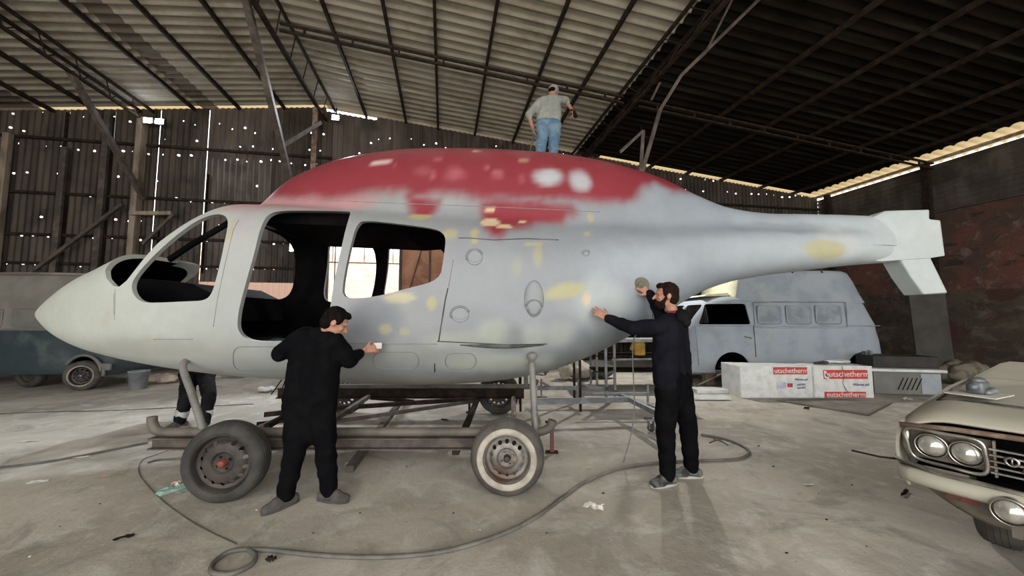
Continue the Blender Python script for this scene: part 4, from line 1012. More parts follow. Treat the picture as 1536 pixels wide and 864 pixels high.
sheet_bm(bm, rows); fs = obj('fender', bm, ['car_dust'], car, True); md = fs.modifiers.new('s', 'SOLIDIFY'); md.thickness = .015; apply_mods(fs)
bm = B(); lathe(bm, [(0, -.4), (.36, -.4), (.36, .4), (0, .4)], 36, Matrix.Translation((.78, 0, .28))); bmesh.ops.remove_doubles(bm, verts=bm.verts, dist=.0001); boolean(fs, [bm]); smooth_by_angle(fs, 40)
# hood edge lip and shut lines
side_line('front_lip', [(.0, .0, .715), (-.005, -.2, .735), (-.01, -.5, .745), (-.01, -.9, .75), (0, -1.7, .72)], .014, 'car_rust', car)
side_line('hood_seam', [(1.25, -.12, .870), (.8, -.10, .848), (.41, -.09, .818), (.36, -.25, .845), (.32, -.45, .848), (.30, -.8, .855), (.32, -1.3, .85)], .006, 'seam', car)
# front face: dark recess, headlight surround and grille
bm = B(); box(bm, (.16, -CW / 2, .60), (.02, CW - .06, .26)); obj('front_recess', bm, 'black_in', car)
def lamp(y, z, r, name='headlight', x=.035, mm='lens'):
    e = empty(name, (x, y, z)); e.parent = car
    RM = Matrix.Rotation(-math.pi / 2, 4, 'Z')     # lathe axis Y -> X
    bm = B(); lathe(bm, [(.0, -.035), (r * .5, -.030), (r * .85, -.015), (r, .006), (r * .9, .05)], 32, RM); obj('lens', bm, mm, e, True)
    bm = B(); lathe(bm, [(r * 1.0, -.012), (r * 1.07, -.020), (r * 1.14, -.008), (r * 1.14, .04)], 32, RM); obj('trim_ring', bm, 'chrome', e, True); return e
lamp(-.113, .618, .059); lamp(-.238, .612, .059)
bm = B(); prism(bm, [(0, .5), (.0, .71), (CW, .71), (CW, .5)], 0, .0); bm.free()
# chrome bezel around the lamp pair
P = [(-.01, -.03, .70), (-.015, -.18, .705), (-.015, -.285, .70), (-.01, -.305, .64), (0, -.295, .535), (.0, -.18, .53), (.02, -.05, .54), (.0, -.025, .62)]
bm = B(); tube(bm, spline(P, 6, True), .009, 8, closed=True); obj('headlight_bezel', bm, 'chrome', car, True)
bm = B(); box(bm, (.075, -.175, .615), (.012, .29, .16)); obj('headlight_plate', bm, 'car_under', car)
side_line('corner_trim', [(.03, -.02, .70), (.045, -.01, .60), (.09, -.03, .50)], .018, 'chrome', car)
for k in range(5):
    z_ = .545 + k * .029
    bm = B(); box(bm, (.03, -(.31 + CW) / 2 + .01, z_), (.025, CW - .34, .008)); obj('grille_bar', bm, 'chrome', car)
for y_ in (-.33, -.44, -.55, -.66):
    bm = B(); box(bm, (.05, y_, .61), (.03, .008, .18)); obj('grille_divider', bm, 'steel_pale', car)
# round emblem and script on the grille
bm = B(); tube(bm, [(.005, -.385 + .02 * math.cos(t), .62 + .02 * math.sin(t)) for t in [2 * math.pi * i / 20 for i in range(20)]], .006, 6, closed=True)
tube(bm, [(.005, -.385, .60), (.005, -.385, .64)], .004, 6); obj('emblem', bm, 'chrome', car, True)
bm = B(); tube(bm, spline([(.0, -.42, .585), (.0, -.432, .615), (.0, -.445, .585), (.0, -.455, .61), (.0, -.47, .585), (.0, -.485, .605), (.0, -.50, .585), (.0, -.52, .61), (.0, -.54, .585), (.0, -.57, .60)], 6), .006, 6); tube(bm, [(.0, -.41, .578), (.0, -.58, .58)], .005, 6); obj('script_badge', bm, 'steel_pale', car, True)
# bumper
bm = B(); prof = [(-.03, .49), (-.075, .475), (-.09, .45), (-.085, .425), (-.05, .405), (-.02, .41)]
rows = []
for k in range(31):
    y_ = .02 - CW * k / 30; cx = .06 * max(0, 1 - k / 4) ** 2; tz = .0
    rows.append([V(a + cx, y_, z_ + tz) for a, z_ in prof])
sheet_bm(bm, rows); o = obj('bumper', bm, 'car_dust', car, True); md = o.modifiers.new('s', 'SOLIDIFY'); md.thickness = .006; apply_mods(o)
side_line('bumper_blade', [(.10, .05, .50), (.02, .02, .505), (-.04, -.15, .495), (-.05, -.5, .49), (-.05, -1.6, .49)], .012, 'chrome', car)
bm = B(); prism(bm, [(.0, 0), (0, 0)], 0, 0) if False else None
bm.free() if bm else None
# valance under the bumper
bm = B(); rows = []
for k in range(31):
    y_ = -.02 - (CW - .04) * k / 30; lowz = .27 if k > 5 else .27 + .16 * (1 - k / 5) ** 1.6
    rows.append([V(-.02 + .10 * (1 - i / 6) ** 1.0 * (1) - .0 * i, y_, lowz + (.42 - lowz) * i / 6) for i in range(7)])
sheet_bm(bm, rows); o = obj('valance', bm, 'car_under', car, True); md = o.modifiers.new('s', 'SOLIDIFY'); md.thickness = .01; apply_mods(o)
bm = B(); box(bm, (.0, -.215, .385), (.03, .12, .035), None, .006); ts = obj('turn_signal', bm, 'amber_dark', car)
bm = B(); box(bm, (-.012, -.24, .383), (.012, .06, .026), None, .004); obj('signal_lens', bm, 'hub_red', ts)
lamp(-.375, .41, .056, 'fog_light', -.10)
bm = B(); box(bm, (-.04, -.385, .31), (.04, .03, .06)); obj('lamp_bracket', bm, 'car_under', car)
w_ = wheel((.78, -.17, .30), False, 'rim_black', 'rim_grey', 'rubber_dusty', R0=.30, rrim=.18, W=.18, holes=False, parent=car)
w_.rotation_euler = (0, 0, math.pi); w_.location = (.90, -.16, .19)
w2_ = wheel((.78, -CW + .05, .19), False, 'rim_black', 'rim_grey', 'rubber_dusty', R0=.30, rrim=.18, W=.18, holes=False, parent=car)
bm = B(); box(bm, (1.1, -CW / 2, .42), (1.9, CW - .5, .28)); obj('chassis', bm, 'black_in', car)
# cabin stub behind the hood: windshield frame and roof
bm = B(); box(bm, (2.7, -CW / 2, .60), (2.4, CW - .04, .48), None, .09); obj('body', bm, 'car_dust', car)
# thin strip sticking out of the bumper end
side_line('loose_trim', [(.06, .04, .495), (.0, .10, .50), (-.02, .22, .505)], .006, 'steel_dark', car)

# things lying on the hood
p = gnd(1468, 592, .985); pt = empty('carburettor', p, .4); tag(pt, 'greasy carburettor lying on a paper on the dusty car hood', 'engine part')
bm = B(); box(bm, (0, 0, .004), (.26, .2, .006)); obj('sheet', bm, 'paper', pt)
bm = B(); box(bm, (0, 0, .045), (.12, .07, .07), None, .012); caps(bm, (-.07, 0, .05), (-.03, 0, .06), .022, .03); caps(bm, (.06, .02, .05), (.09, .03, .045), .02, .015); ell(bm, (.0, 0, .085), (.045, .035, .02)); caps(bm, (-.02, -.04, .02), (.03, -.05, .03), .018, .02); obj('casting', bm, 'steel_grey', pt, True)
# ================================================================ PEOPLE
def head_parts(bm, c, f, up, k=1.0):
    f = f.normalized(); r = f.cross(up).normalized(); u = r.cross(f).normalized(); RT = Matrix((r, f, u)).transposed()
    P = lambda a, b_, h: c + (r * a + f * b_ + u * h) * k
    ell(bm, P(0, -.008, .02), (.074 * k, .092 * k, .098 * k), RT); ell(bm, P(0, .018, -.045), (.056 * k, .066 * k, .066 * k), RT)
    ell(bm, P(0, .05, -.085), (.030 * k, .032 * k, .024 * k), RT)                    # chin
    caps(bm, P(0, .082, .012), P(0, .106, -.026), .009 * k, .014 * k)                  # nose
    ell(bm, P(0, .078, -.052), (.024 * k, .014 * k, .009 * k), RT)                   # mouth
    for s in (-1, 1):
        ell(bm, P(s * .030, .073, .024), (.024 * k, .016 * k, .010 * k), RT)         # brow
        ell(bm, P(s * .036, .058, -.02), (.024 * k, .022 * k, .02 * k), RT)          # cheek
        ell(bm, P(s * .076, -.012, -.005), (.010 * k, .018 * k, .030 * k), RT)       # ear
    return P, RT
def hand_parts(bm, wrist, d, palm_n, curl=.4, side=1, spread=.12, sc=1.0):
    # d: pointing direction of the hand, palm_n: normal leaving the palm, side: thumb side sign
    d = d.normalized(); n = (palm_n - d * palm_n.dot(d)).normalized(); w = d.cross(n).normalized() * side
    for t in (-.025, 0, .025): caps(bm, wrist + w * t * .7 * sc + d * .01, wrist + d * .085 * sc + w * t * sc, .015 * sc, .014 * sc)
    L = (.068, .078, .072, .058)
    for i in range(4):
        b0 = wrist + d * (.088 - .004 * abs(i - 1)) * sc + w * (.030 - .020 * i) * sc
        dd = (d + w * spread * (1.2 - i)).normalized(); p = b0; q = curl
        for sgm, ln in enumerate((.45, .32, .23)):
            dd = (dd * math.cos(q) + n * math.sin(q)).normalized(); e = p + dd * L[i] * ln * 1.15 * sc; caps(bm, p, e, (.0095 - .001 * sgm) * sc, (.009 - .001 * sgm) * sc, 8); p = e; q = curl * .8
    b0 = wrist + d * .025 * sc + w * .022 * sc; m_ = b0 + (d * .6 + w * .8).normalized() * .042 * sc; e = m_ + (d * .9 + w * .35 + n * .25).normalized() * .034 * sc
    caps(bm, b0, m_, .014 * sc, .011 * sc, 8); caps(bm, m_, e, .010 * sc, .0085 * sc, 8)
def shoe(bm, bs, ankle, toe_dir, L=.27, z0=0.0):
    t = Vector((toe_dir.x, toe_dir.y, 0)).normalized(); h = V(ankle.x, ankle.y, z0) - t * .055; s = t.cross(V(0, 0, 1))
    caps(bm, h + V(0, 0, .045), h + t * .12 + V(0, 0, .05), .042, .045); caps(bm, h + t * .1 + V(0, 0, .046), h + t * (L - .075) + V(0, 0, .034), .045, .032)
    caps(bm, h + t * .04 + V(0, 0, .05), V(ankle.x, ankle.y, z0 + .12), .046, .047)
    for o in (-.016, .016): caps(bm, h + t * .12 + s * o + V(0, 0, .032), h + t * (L - .075) + s * o * 1.1 + V(0, 0, .028), .034, .028)
    outline = []
    for i in range(24):
        a = 2 * math.pi * i / 24; x = (L / 2 + .002) * math.cos(a); y = (.040 + .012 * math.cos(a)) * math.sin(a)
        outline.append(h + t * (x + L / 2 - .045) + s * y)
    lo = [bs.verts.new(V(p.x, p.y, z0 + .001)) for p in outline]; hi = [bs.verts.new(V(p.x, p.y, z0 + .022)) for p in outline]
    bs.faces.new(lo); bs.faces.new(hi[::-1])
    for i in range(24): bs.faces.new((lo[i], hi[i], hi[(i + 1) % 24], lo[(i + 1) % 24]))
def fold(bm, a, b_, r0, r1, n=5, amp=.007):
    # a limb of cloth with bunching rings
    prev = a
    for i in range(n):
        t0, t1 = i / n, (i + 1) / n; k = amp * math.sin(i * 2.4 + r0 * 50)
        caps(bm, a.lerp(b_, t0), a.lerp(b_, t1), r0 + (r1 - r0) * t0 + k, r0 + (r1 - r0) * t1 - k * .5, 16)
def person(name, label, J, cl, group=None, z0=0.0, hooded=False, cap=False, beard=False, hairm='hair', rolled=0.0, seated=None):
    """J: joints - head centre H, face direction f, head up u, neck N, shoulders SL SR, elbows EL ER, wrists WL WR, hips PL PR, knees KL KR, ankles AL AR,
       toe directions TL TR, hand spec HL HR = (direction, palm normal, curl, thumb side)"""
    root = empty(name, (0, 0, 0)); base = (J['AL'] + J['AR']) / 2; root.location = (base.x, base.y, z0); tag(root, label, 'person', group)
    off = Matrix.Translation((-base.x, -base.y, -z0))
    def fin(nm, bm, mm, vox, sm=5, disp=0, parent=None, ds=.1):
        bmesh.ops.transform(bm, matrix=off, verts=bm.verts[:]); return remeshed(nm, bm, mm, parent or root, vox, sm, disp, ds)
    # body -------------------------------------------------------
    bm = B(); P, RT = head_parts(bm, J['H'], J['f'], J['u'])
    caps(bm, J['N'], P(0, -.02, -.04), .056, .052)
    ch = (J['SL'] + J['SR']) / 2; pe = (J['PL'] + J['PR']) / 2
    caps(bm, ch, J['N'], .055, .05)
    for a, b_, r in (('SL', 'PL', .062), ('SR', 'PR', .062)): caps(bm, J[a].lerp(ch, .5) - V(0, 0, .03), J[b_].lerp(pe, .3), r, .06)
    for s in 'LR':
        caps(bm, ch, J['S' + s], .045, .042); caps(bm, J['S' + s], J['E' + s], .045, .038); caps(bm, J['E' + s], J['W' + s], .038, .026)
        hd = J['H' + s]; hand_parts(bm, J['W' + s], hd[0], hd[1], hd[2], hd[3])
        caps(bm, J['P' + s], J['K' + s], .062, .05); caps(bm, J['K' + s], J['A' + s], .045, .03); caps(bm, J['A' + s], J['A' + s] + Vector(J['T' + s]).normalized() * .08 - V(0, 0, .065), .028, .02)
    fin('body', bm, 'skin', .0065, 3)
    # top --------------------------------------------------------
    bm = B(); tw = cl.get('tw', 1.0)
    for i in range(3):
        t = (i + .0) / 2; a = J['SL'].lerp(J['SR'], .22 + .28 * i); b_ = J['PL'].lerp(J['PR'], -.10 + .6 * i)
        mid = a.lerp(b_, .5); caps(bm, a, mid, .118 * tw, .125 * tw, 18); caps(bm, mid, b_ + V(0, 0, cl.get('hem', .0)), .125 * tw, cl.get('hr', .125) * tw, 18)
    caps(bm, ch, J['N'] - (J['N'] - ch) * .15, .10, .07)
    for s in 'LR':
        caps(bm, ch.lerp(J['S' + s], .4), J['S' + s], .10, .078); fold(bm, J['S' + s], J['E' + s], .076, .064, 4, .004)
        if cl.get('sleeve', 1) >= 1: fold(bm, J['E' + s], J['W' + s] - (J['W' + s] - J['E' + s]) * (rolled if s in cl.get('rolled', 'LR') else .03), .062, .043, 5, .005)
        else: pass
    fin('jacket' if cl.get('sleeve', 1) >= 1 else 'shirt', bm, cl['top'], .010, 4, .022)
    # trousers ----------------------------------------------------
    bm = B(); pw = cl.get('pw', 1.0); caps(bm, J['PL'] + V(0, 0, .05), J['PR'] + V(0, 0, .05), .12 * pw, .12 * pw, 18)
    if cl.get('crotch'): caps(bm, pe, pe - V(0, 0, cl['crotch']), .12 * pw, .085 * pw, 18)
    for s in 'LR':
        fold(bm, J['P' + s], J['K' + s], .108 * pw, .083 * pw, 5, .006); fold(bm, J['K' + s], J['A' + s] + V(0, 0, .02), .08, .068, 6, .007)
        caps(bm, J['A' + s] + V(0, 0, -.012), J['A' + s] + V(0, 0, .05), .064, .070)
    fin('trousers', bm, cl['trouser'], .010, 4, .022)
    # shoes -------------------------------------------------------
    for s in 'LR':
        bm = B(); bs = B(); shoe(bm, bs, J['A' + s], Vector(J['T' + s]), z0=z0 + J.get('z' + s, 0)); so = fin('shoe', bm, cl['shoe'], .007, 4)
        bmesh.ops.transform(bs, matrix=off, verts=bs.verts[:]); obj('sole', bs, cl.get('sole', 'sole'), so)
    # hair --------------------------------------------------------
    bm = B(); f, u_, r = J['f'].normalized(), None, None; r = f.cross(J['u']).normalized(); u_ = r.cross(f).normalized()
    if not cap:
        ell(bm, P(0, -.022, .040), (.082, .090, .090), RT); ell(bm, P(0, -.05, -.01), (.072, .062, .075), RT); ell(bm, P(0, .045, .088), (.060, .042, .030), RT)
        for s in (-1, 1): ell(bm, P(s * .070, .008, .03), (.014, .03, .045), RT)
        fin('hair', bm, hairm, .007, 2, .012, None, .02)
    else:
        ell(bm, P(0, -.01, .045), (.086, .102, .078), RT); ell(bm, P(0, -.04, .0), (.080, .072, .07), RT); fin('cap', bm, 'cap', .007, 3)
        bm = B(); ell(bm, P(0, -.06, -.05), (.065, .04, .045), RT); fin('hair', bm, 'hair', .007, 2)
        bm = B(); ell(bm, P(0, .10, .055), (.062, .06, .008), RT); fin('cap_peak', bm, 'cloth_black', .006, 2)
    if beard:
        bm = B(); ell(bm, P(0, .045, -.078), (.058, .056, .045), RT); ell(bm, P(0, .088, -.036), (.026, .010, .008), RT)
        for s in (-1, 1): caps(bm, P(s * .068, .0, -.01), P(s * .05, .04, -.07), .012, .022)
        ell(bm, P(0, .03, -.04), (.001, .001, .001), RT); fin('beard', bm, 'hair_brown', .006, 2, .008, None, .02)
    return root, off, P, fin
def hp(px, py, g=.0): return hit(px, py, g)

# ---- man in black at the left, back to us, reaching to the right
yA = 3.02
fdir = V(.75, .42, -.48).normalized()
hR = hp(562, 519) ; hL = hp(420, 515)
J = dict(H=at(503, 484, 3.02), f=fdir, u=V(.25, .1, 1), N=at(489, 500, 3.04), SL=at(450, 508, 3.08), SR=at(503, 512, 3.02),
         EL=at(420, 530, 2.97), ER=at(524, 541, 3.10), WL=at(428, 522, 3.20), WR=at(547, 525, 3.25),
         PL=at(447, 604, 3.06), PR=at(482, 606, 3.03), KL=at(444, 668, 2.98), KR=at(488, 668, 3.05), AL=at(430, 722, 2.98), AR=at(494, 720, 3.06),
         TL=V(-.15, -.9, 0), TR=V(.95, -.12, 0), HL=(V(.1, .95, .1), V(.3, .2, -1), .25, 1), HR=(V(.7, .55, .12), V(0, 1, -.2), .5, 1))
for k in ('AL', 'AR'): J[k].z = .10
J['TL'] = V(-.55, -.8, 0)
r, off, P, fin = person('person', 'man in black leaning to sand the cabin side, seen from behind, wearing grey shoes', J, dict(top='cloth_black', trouser='cloth_black', shoe='shoe_grey', sole='shoe_grey', rolled='R', tw=.88, hem=-.02, hr=.115, pw=1.0, crotch=.25), rolled=.38, beard=False)
bm = B(); c_ = J['N']; tube(bm, [c_ + V(-.055, .02, .0), c_ + V(-.03, -.045, .018), c_ + V(.02, -.06, .022)], .014, 8); fin('collar', bm, 'cloth_grey', .006, 2)
bm = B(); caps(bm, c_ + V(-.045, -.03, -.03), c_ + V(.06, -.045, -.01), .05, .045); fin('hood', bm, 'cloth_black', .008, 3, .01)
bm = B(); box(bm, (0, 0, 0), (.07, .025, .055), None, .006); o = obj('sanding_block', bm, 'paper'); o.location = (J['WR'] + V(.085, .075, .03)); o.rotation_euler = (0, 0, .35); tag(o, 'small pale sanding pad in the hand of the man in black by the cabin', 'sanding pad')

# ---- bearded man at the right, both hands on the fuselage
J = dict(H=at(999, 444, 3.36), f=V(-.96, .22, .05), u=V(0, 0, 1), N=at(1008, 470, 3.38), SL=at(993, 490, 3.26), SR=at(1018, 488, 3.50),
         EL=at(948, 492, 3.24), ER=at(992, 474, 3.52), WL=at(912, 478, 3.34), WR=hit(975, 441, .10),
         PL=at(1001, 577, 3.30), PR=at(1018, 577, 3.46), KL=at(998, 640, 3.28), KR=at(1032, 638, 3.46), AL=at(1001, 700, 3.34), AR=at(1037, 696, 3.5),
         TL=V(-.97, -.25, 0), TR=V(-.9, .1, 0), HL=(V(-.75, .35, .55), V(-.4, .9, 0), .12, -1), HR=(V(-.75, .15, .65), V(-.2, 1, 0), .45, 1))
for k in ('AL', 'AR'): J[k].z = .10
r, off, P, fin = person('person', 'bearded man in dark jacket and black trousers sanding beside the tail boom', J, dict(top='cloth_navy', trouser='cloth_black', shoe='shoe_dark', tw=.92, hem=.03, hr=.118, crotch=.14), beard=True, hairm='hair_brown')
bm = B(); c_ = J['N']; caps(bm, c_ + V(.05, -.08, -.02), c_ + V(.09, .06, -.02), .06, .055); caps(bm, c_ + V(.09, -.05, -.07), c_ + V(.11, .03, -.07), .055, .05); fin('hood', bm, 'cloth_char', .009, 4, .02)
bm = B(); tube(bm, [c_ + V(-.06, -.03, .015), c_ + V(.0, -.065, .012), c_ + V(.05, -.05, .02)], .014, 8); fin('red_collar', bm, 'cloth_red', .006, 2)
bm = B(); lathe(bm, [(0, 0), (.066, 0), (.07, .008), (.066, .02), (.03, .024), (.028, .05), (0, .055)], 30); s_ = obj('sander', bm, 'sander', smooth=False)
pd = hp(962, 427, .022); s_.location = pd; s_.rotation_euler = (R(-8), 0, R(160)); smooth_by_angle(s_, 30); tag(s_, 'round sanding disc held against the tail boom by the bearded man', 'sander')

bm = B(); pts_ = [hit(966, 433, .05), hit(976, 445, .06), hit(979, 465, .07), hit(976, 490, .06), hit(950, 512, .10), V(1.2, 3.75, .5), V(1.1, 3.8, .02)]; tube(bm, spline(pts_, 6), .006, 6)
o = obj('sander_hose', bm, 'seam_soft', None, True); tag(o, 'thin grey hose hanging from the round sanding disc', 'hose')
# ---- man standing on the scaffold behind the cowling
yC = 6.1; zF = 3.72
J = dict(H=at(830, 138, yC + .05), f=V(.35, .75, -.75), u=V(.25, .45, .85), N=at(826, 152, yC), SL=at(810, 154, yC + .03), SR=at(838, 150, yC),
         EL=at(793, 172, yC - .05), ER=at(849, 151, yC + .15), WL=at(799, 192, yC - .02), WR=at(858, 165, yC + .1),
         PL=at(814, 192, yC), PR=at(832, 193, yC), KL=at(811, 226, yC - .05), KR=at(830, 226, yC), AL=at(810, 258, yC), AR=at(829, 258, yC),
         TL=V(-.1, 1, 0), TR=V(.25, 1, 0), HL=(V(.2, 0, -1), V(1, 0, 0), .3, 1), HR=(V(.3, .1, -.95), V(-1, .3, 0), .8, -1))
zF = J['AL'].z - .10
J['AR'].z = J['AL'].z
r, off, P, fin = person('person', 'man in grey shirt, cap and blue jeans standing high behind the red cowling', J, dict(top='cloth_grey', trouser='denim', shoe='shoe_dark', rolled='LR', tw=.88, hem=.17, hr=.10, pw=1.0), rolled=.75, z0=zF, cap=True)
bm = B(); tube(bm, spline([at(799, 196, yC + .1), at(800, 208, yC + .1), at(796, 222, yC + .1), at(795, 240, yC + .12)], 5), .012, 6); o = obj('air_hose', bm, 'hose'); tag(o, 'thin hose hanging from the left hand of the man on the scaffold', 'hose')
bm = B(); box(bm, (0, 0, 0), (.06, .05, .13), None, .015); caps(bm, (0, 0, .05), (-.02, 0, .1), .02, .018); o = obj('spray_tool', bm, 'hair_brown'); o.location = J['WR'] + V(.045, -.02, -.09); o.rotation_euler = (0, R(-25), 0); tag(o, 'brown hand tool held by the man on the scaffold', 'tool')
# scaffold he stands on
sf = empty('scaffold', (0, 0, 0)); tag(sf, 'steel scaffold hidden behind the cowling, its thin legs showing beneath the fuselage', 'scaffold')
xs0, xs1 = .13, 1.05
bm = B(); box(bm, ((xs0 + xs1) / 2, 6.12, zF - .025), (xs1 - xs0 + .1, .75, .045)); obj('platform', bm, 'wood', sf)
for x_ in (xs0, xs1):
    for y_ in (5.85, 6.4): bm = B(); bar(bm, (x_, y_, 0), (x_, y_, zF - .05), .035, .035); obj('leg', bm, 'steel_dark', sf)
    for z_ in (1.0, 2.0, 3.0): bm = B(); bar(bm, (x_, 5.85, z_), (x_, 6.4, z_), .03, .03); obj('rung', bm, 'steel_dark', sf)
for z_ in (1.6, 3.2):
    for y_ in (5.85, 6.4): bm = B(); bar(bm, (xs0, y_, z_), (xs1, y_, z_), .03, .03); obj('ledger', bm, 'steel_dark', sf)

# ---- worker on the far side, only the legs show under the nose
yD = 5.25
J = dict(H=V(-4.62, 5.55, 1.30), f=V(-.2, -.9, -.35), u=V(0, 0, 1), N=V(-4.58, 5.62, 1.15), SL=V(-4.38, 5.60, 1.10), SR=V(-4.78, 5.58, 1.10),
         EL=V(-4.32, 5.42, .92), ER=V(-4.86, 5.40, .92), WL=V(-4.40, 5.28, 1.02), WR=V(-4.80, 5.28, 1.02),
         PL=at(308, 562, 5.62), PR=at(284, 562, 5.60), KL=at(314, 594, 5.12), KR=at(280, 596, 5.06), AL=at(308, 628, 5.02), AR=at(270, 630, 5.0),
         TL=V(.35, -1, 0), TR=V(-.3, -1, 0), HL=(V(0, -1, .1), V(0, 0, 1), .3, 1), HR=(V(0, -1, .1), V(0, 0, 1), .3, -1))
for k in ('AL', 'AR'): J[k].z = .10
r, off, P, fin = person('person', 'worker behind the nose, dark trousers with reflective ankle bands and grey shoes showing', J, dict(top='cloth_black', trouser='cloth_char', shoe='shoe_grey', tw=.9))
for s in 'LR':
    a, k_ = J['A' + s], J['K' + s]; c_ = a.lerp(k_, .28); bm = B(); d_ = (k_ - a).normalized(); x, y, _ = frame_of(d_)
    caps(bm, c_ - d_ * .012, c_ + d_ * .012, .078, .078, 18); fin('reflective_band', bm, 'reflective', .007, 2)

# ================================================================ SMALLER THINGS
def thing1(name, bm, mm, label, cat, group=None, smooth=False): o = obj(name, bm, mm, None, smooth); return tag(o, label, cat, group)
# hoses and cables on the floor
def floor_line(name, pts, r, mm, label, cat='hose', k=8):
    P = [gnd(x, y, r) for x, y in pts]; bm = B(); tube(bm, spline(P, k), r, 8); return thing1(name, bm, mm, label, cat, smooth=True)
floor_line('air_hose', [(1052, 652), (1085, 658), (1112, 668), (1124, 678), (1112, 687), (1080, 690), (1040, 691), (985, 694), (930, 702), (880, 722), (850, 742), (800, 778), (740, 806), (660, 828), (560, 836), (470, 832), (400, 825), (350, 826), (322, 842), (318, 858), (345, 861), (375, 848), (383, 834), (372, 824)], .014, 'hose', 'thick grey hose snaking across the foreground floor to the bearded man')
floor_line('cable', [(-40, 704), (0, 701), (60, 694), (130, 682), (200, 668), (222, 664)], .011, 'cable', 'dark cable lying from the left edge to the trolley beam')
floor_line('cable', [(262, 672), (235, 682), (214, 690), (208, 706), (218, 724), (250, 756), (300, 790), (355, 816)], .0035, 'cable', 'thin cable curving from the front trolley wheel towards the hose loop', 'cable')
floor_line('cable', [(290, 686), (262, 688), (236, 690), (222, 694)], .009, 'cable', 'short dark cable end beside the front trolley wheel', 'cable')
floor_line('cable', [(-20, 622), (60, 618), (160, 616), (250, 612), (380, 606)], .006, 'cable', 'thin cable on the floor beneath the nose', 'cable')
floor_line('cable', [(1064, 664), (1078, 660), (1092, 668), (1086, 664), (1070, 658)], .006, 'cable', 'small tangle of wire inside the hose bend', 'cable')
# wheeled stand frame on the right
st = empty('stand_frame', (0, 0, 0)); tag(st, 'low dark steel stand frame on casters behind the standing bearded man', 'frame')
def gz(px, py, z): return gnd(px, py, z)
def sb(a, c, name='rail', w=.05, h=.05, mm='steel_grey'): bm = B(); bar(bm, a, c, w, h); return obj(name, bm, mm, st)
sb(gz(806, 582, .3), gz(910, 582, .3), h=.06); sb(gz(800, 603, .3), gz(944, 599, .3), h=.07); sb(gz(944, 599, .3), gz(990, 622, .3), h=.06); sb(gz(930, 593, .3), gz(984, 612, .3), w=.04, h=.04); sb(gz(877, 590, .33), gz(972, 590, .33), w=.03, h=.03); sb(gz(910, 582, .3), gz(944, 599, .3)); sb(gz(958, 608, .3), gz(978, 608, .3), w=.04, h=.05)
for px, py in ((812, 596), (868, 595), (972, 606)):
    g_ = gnd(px, py); sb(g_, V(g_.x, g_.y, .33), 'leg', .03, .03); bm = B(); box(bm, (g_.x, g_.y, .006), (.2, .08, .012)); obj('foot_plate', bm, 'steel_grey', st)
sb(gz(812, 573, .36), gz(824, 580, .36), 'top_plate', .06, .012); sb(gz(867, 572, .36), gz(883, 580, .36), 'top_plate', .06, .012)
p = gnd(977, 648); bm = B(); lathe(bm, [(0, -.02), (.045, -.02), (.05, 0), (.045, .02), (0, .02)], 22, Matrix.Translation((p.x, p.y, .052))); obj('caster', bm, 'rubber', st, True)
bm = B(); box(bm, (p.x, p.y, .16), (.16, .1, .02)); box(bm, (p.x - .03, p.y, .10), (.012, .06, .12)); box(bm, (p.x + .03, p.y, .10), (.012, .06, .12)); obj('caster_fork', bm, 'steel_grey', st)
# tall bench frame
be = empty('bench', (0, 0, 0)); tag(be, 'tall grey steel bench frame behind the elbow of the bearded man', 'bench')
def bb_(a, c, w=.04, nm='leg'): bm = B(); bar(bm, a, c, w, w); return obj(nm, bm, 'steel_grey', be)
for px in (908, 921):
    a = at(px, 512, 6.3 if px == 908 else 6.7); bb_(V(a.x, a.y, 0), a)
zt = at(908, 512, 6.3).z; a = at(908, 512, 6.3); c_ = at(921, 512, 6.7)
for y_, x_ in ((6.3, a.x), (6.7, c_.x)): bb_(V(x_, y_, zt), V(x_ + 1.15, y_ + .12, zt), .035, 'rail'); bb_(V(x_ + 1.15, y_ + .12, 0), V(x_ + 1.15, y_ + .12, zt), .035)
bb_(V(a.x, 6.3, zt - .35), V(c_.x, 6.7, zt - .35), .03, 'rung'); bb_(V(a.x, 6.3, zt), V(c_.x, 6.7, zt), .03, 'rung'); bb_(V(a.x, 6.3, .5), V(c_.x, 6.7, .5), .03, 'rung')
bm = B(); box(bm, ((a.x + c_.x) / 2 + .6, 6.56, zt + .025), (1.15, .42, .02)); obj('worktop', bm, 'steel_grey', be)
bb_(V(a.x + .1, 6.3, zt - .3), V(a.x + 1.1, 6.42, zt - .3), .03, 'rail')
p = at(958, 523, 7.6); bm = B(); box(bm, (0, 0, 0), (.22, .18, .26), None, .03); caps(bm, (-.1, 0, .1), (-.14, 0, 0), .04, .04); caps(bm, (0, 0, .12), (.05, 0, .2), .05, .03); o = thing1('machine_part', bm, 'yellow_part', 'yellow machine part on the rack behind the grey bench', 'machine part'); o.location = p
rk = empty('rack', (p.x - .1, 7.9, 0)); tag(rk, 'grey steel rack with shelves holding the yellow part', 'rack')
for x_ in (-.75, .85):
    for y_ in (-.3, .3): bm = B(); bar(bm, (x_, y_, 0), (x_, y_, 1.15), .04, .04); obj('leg', bm, 'steel_grey', rk)
for z_ in (.35, p.z - .145, 1.14): bm = B(); box(bm, (.05, 0, z_), (1.65, .65, .025)); obj('shelf', bm, 'steel_dark', rk)
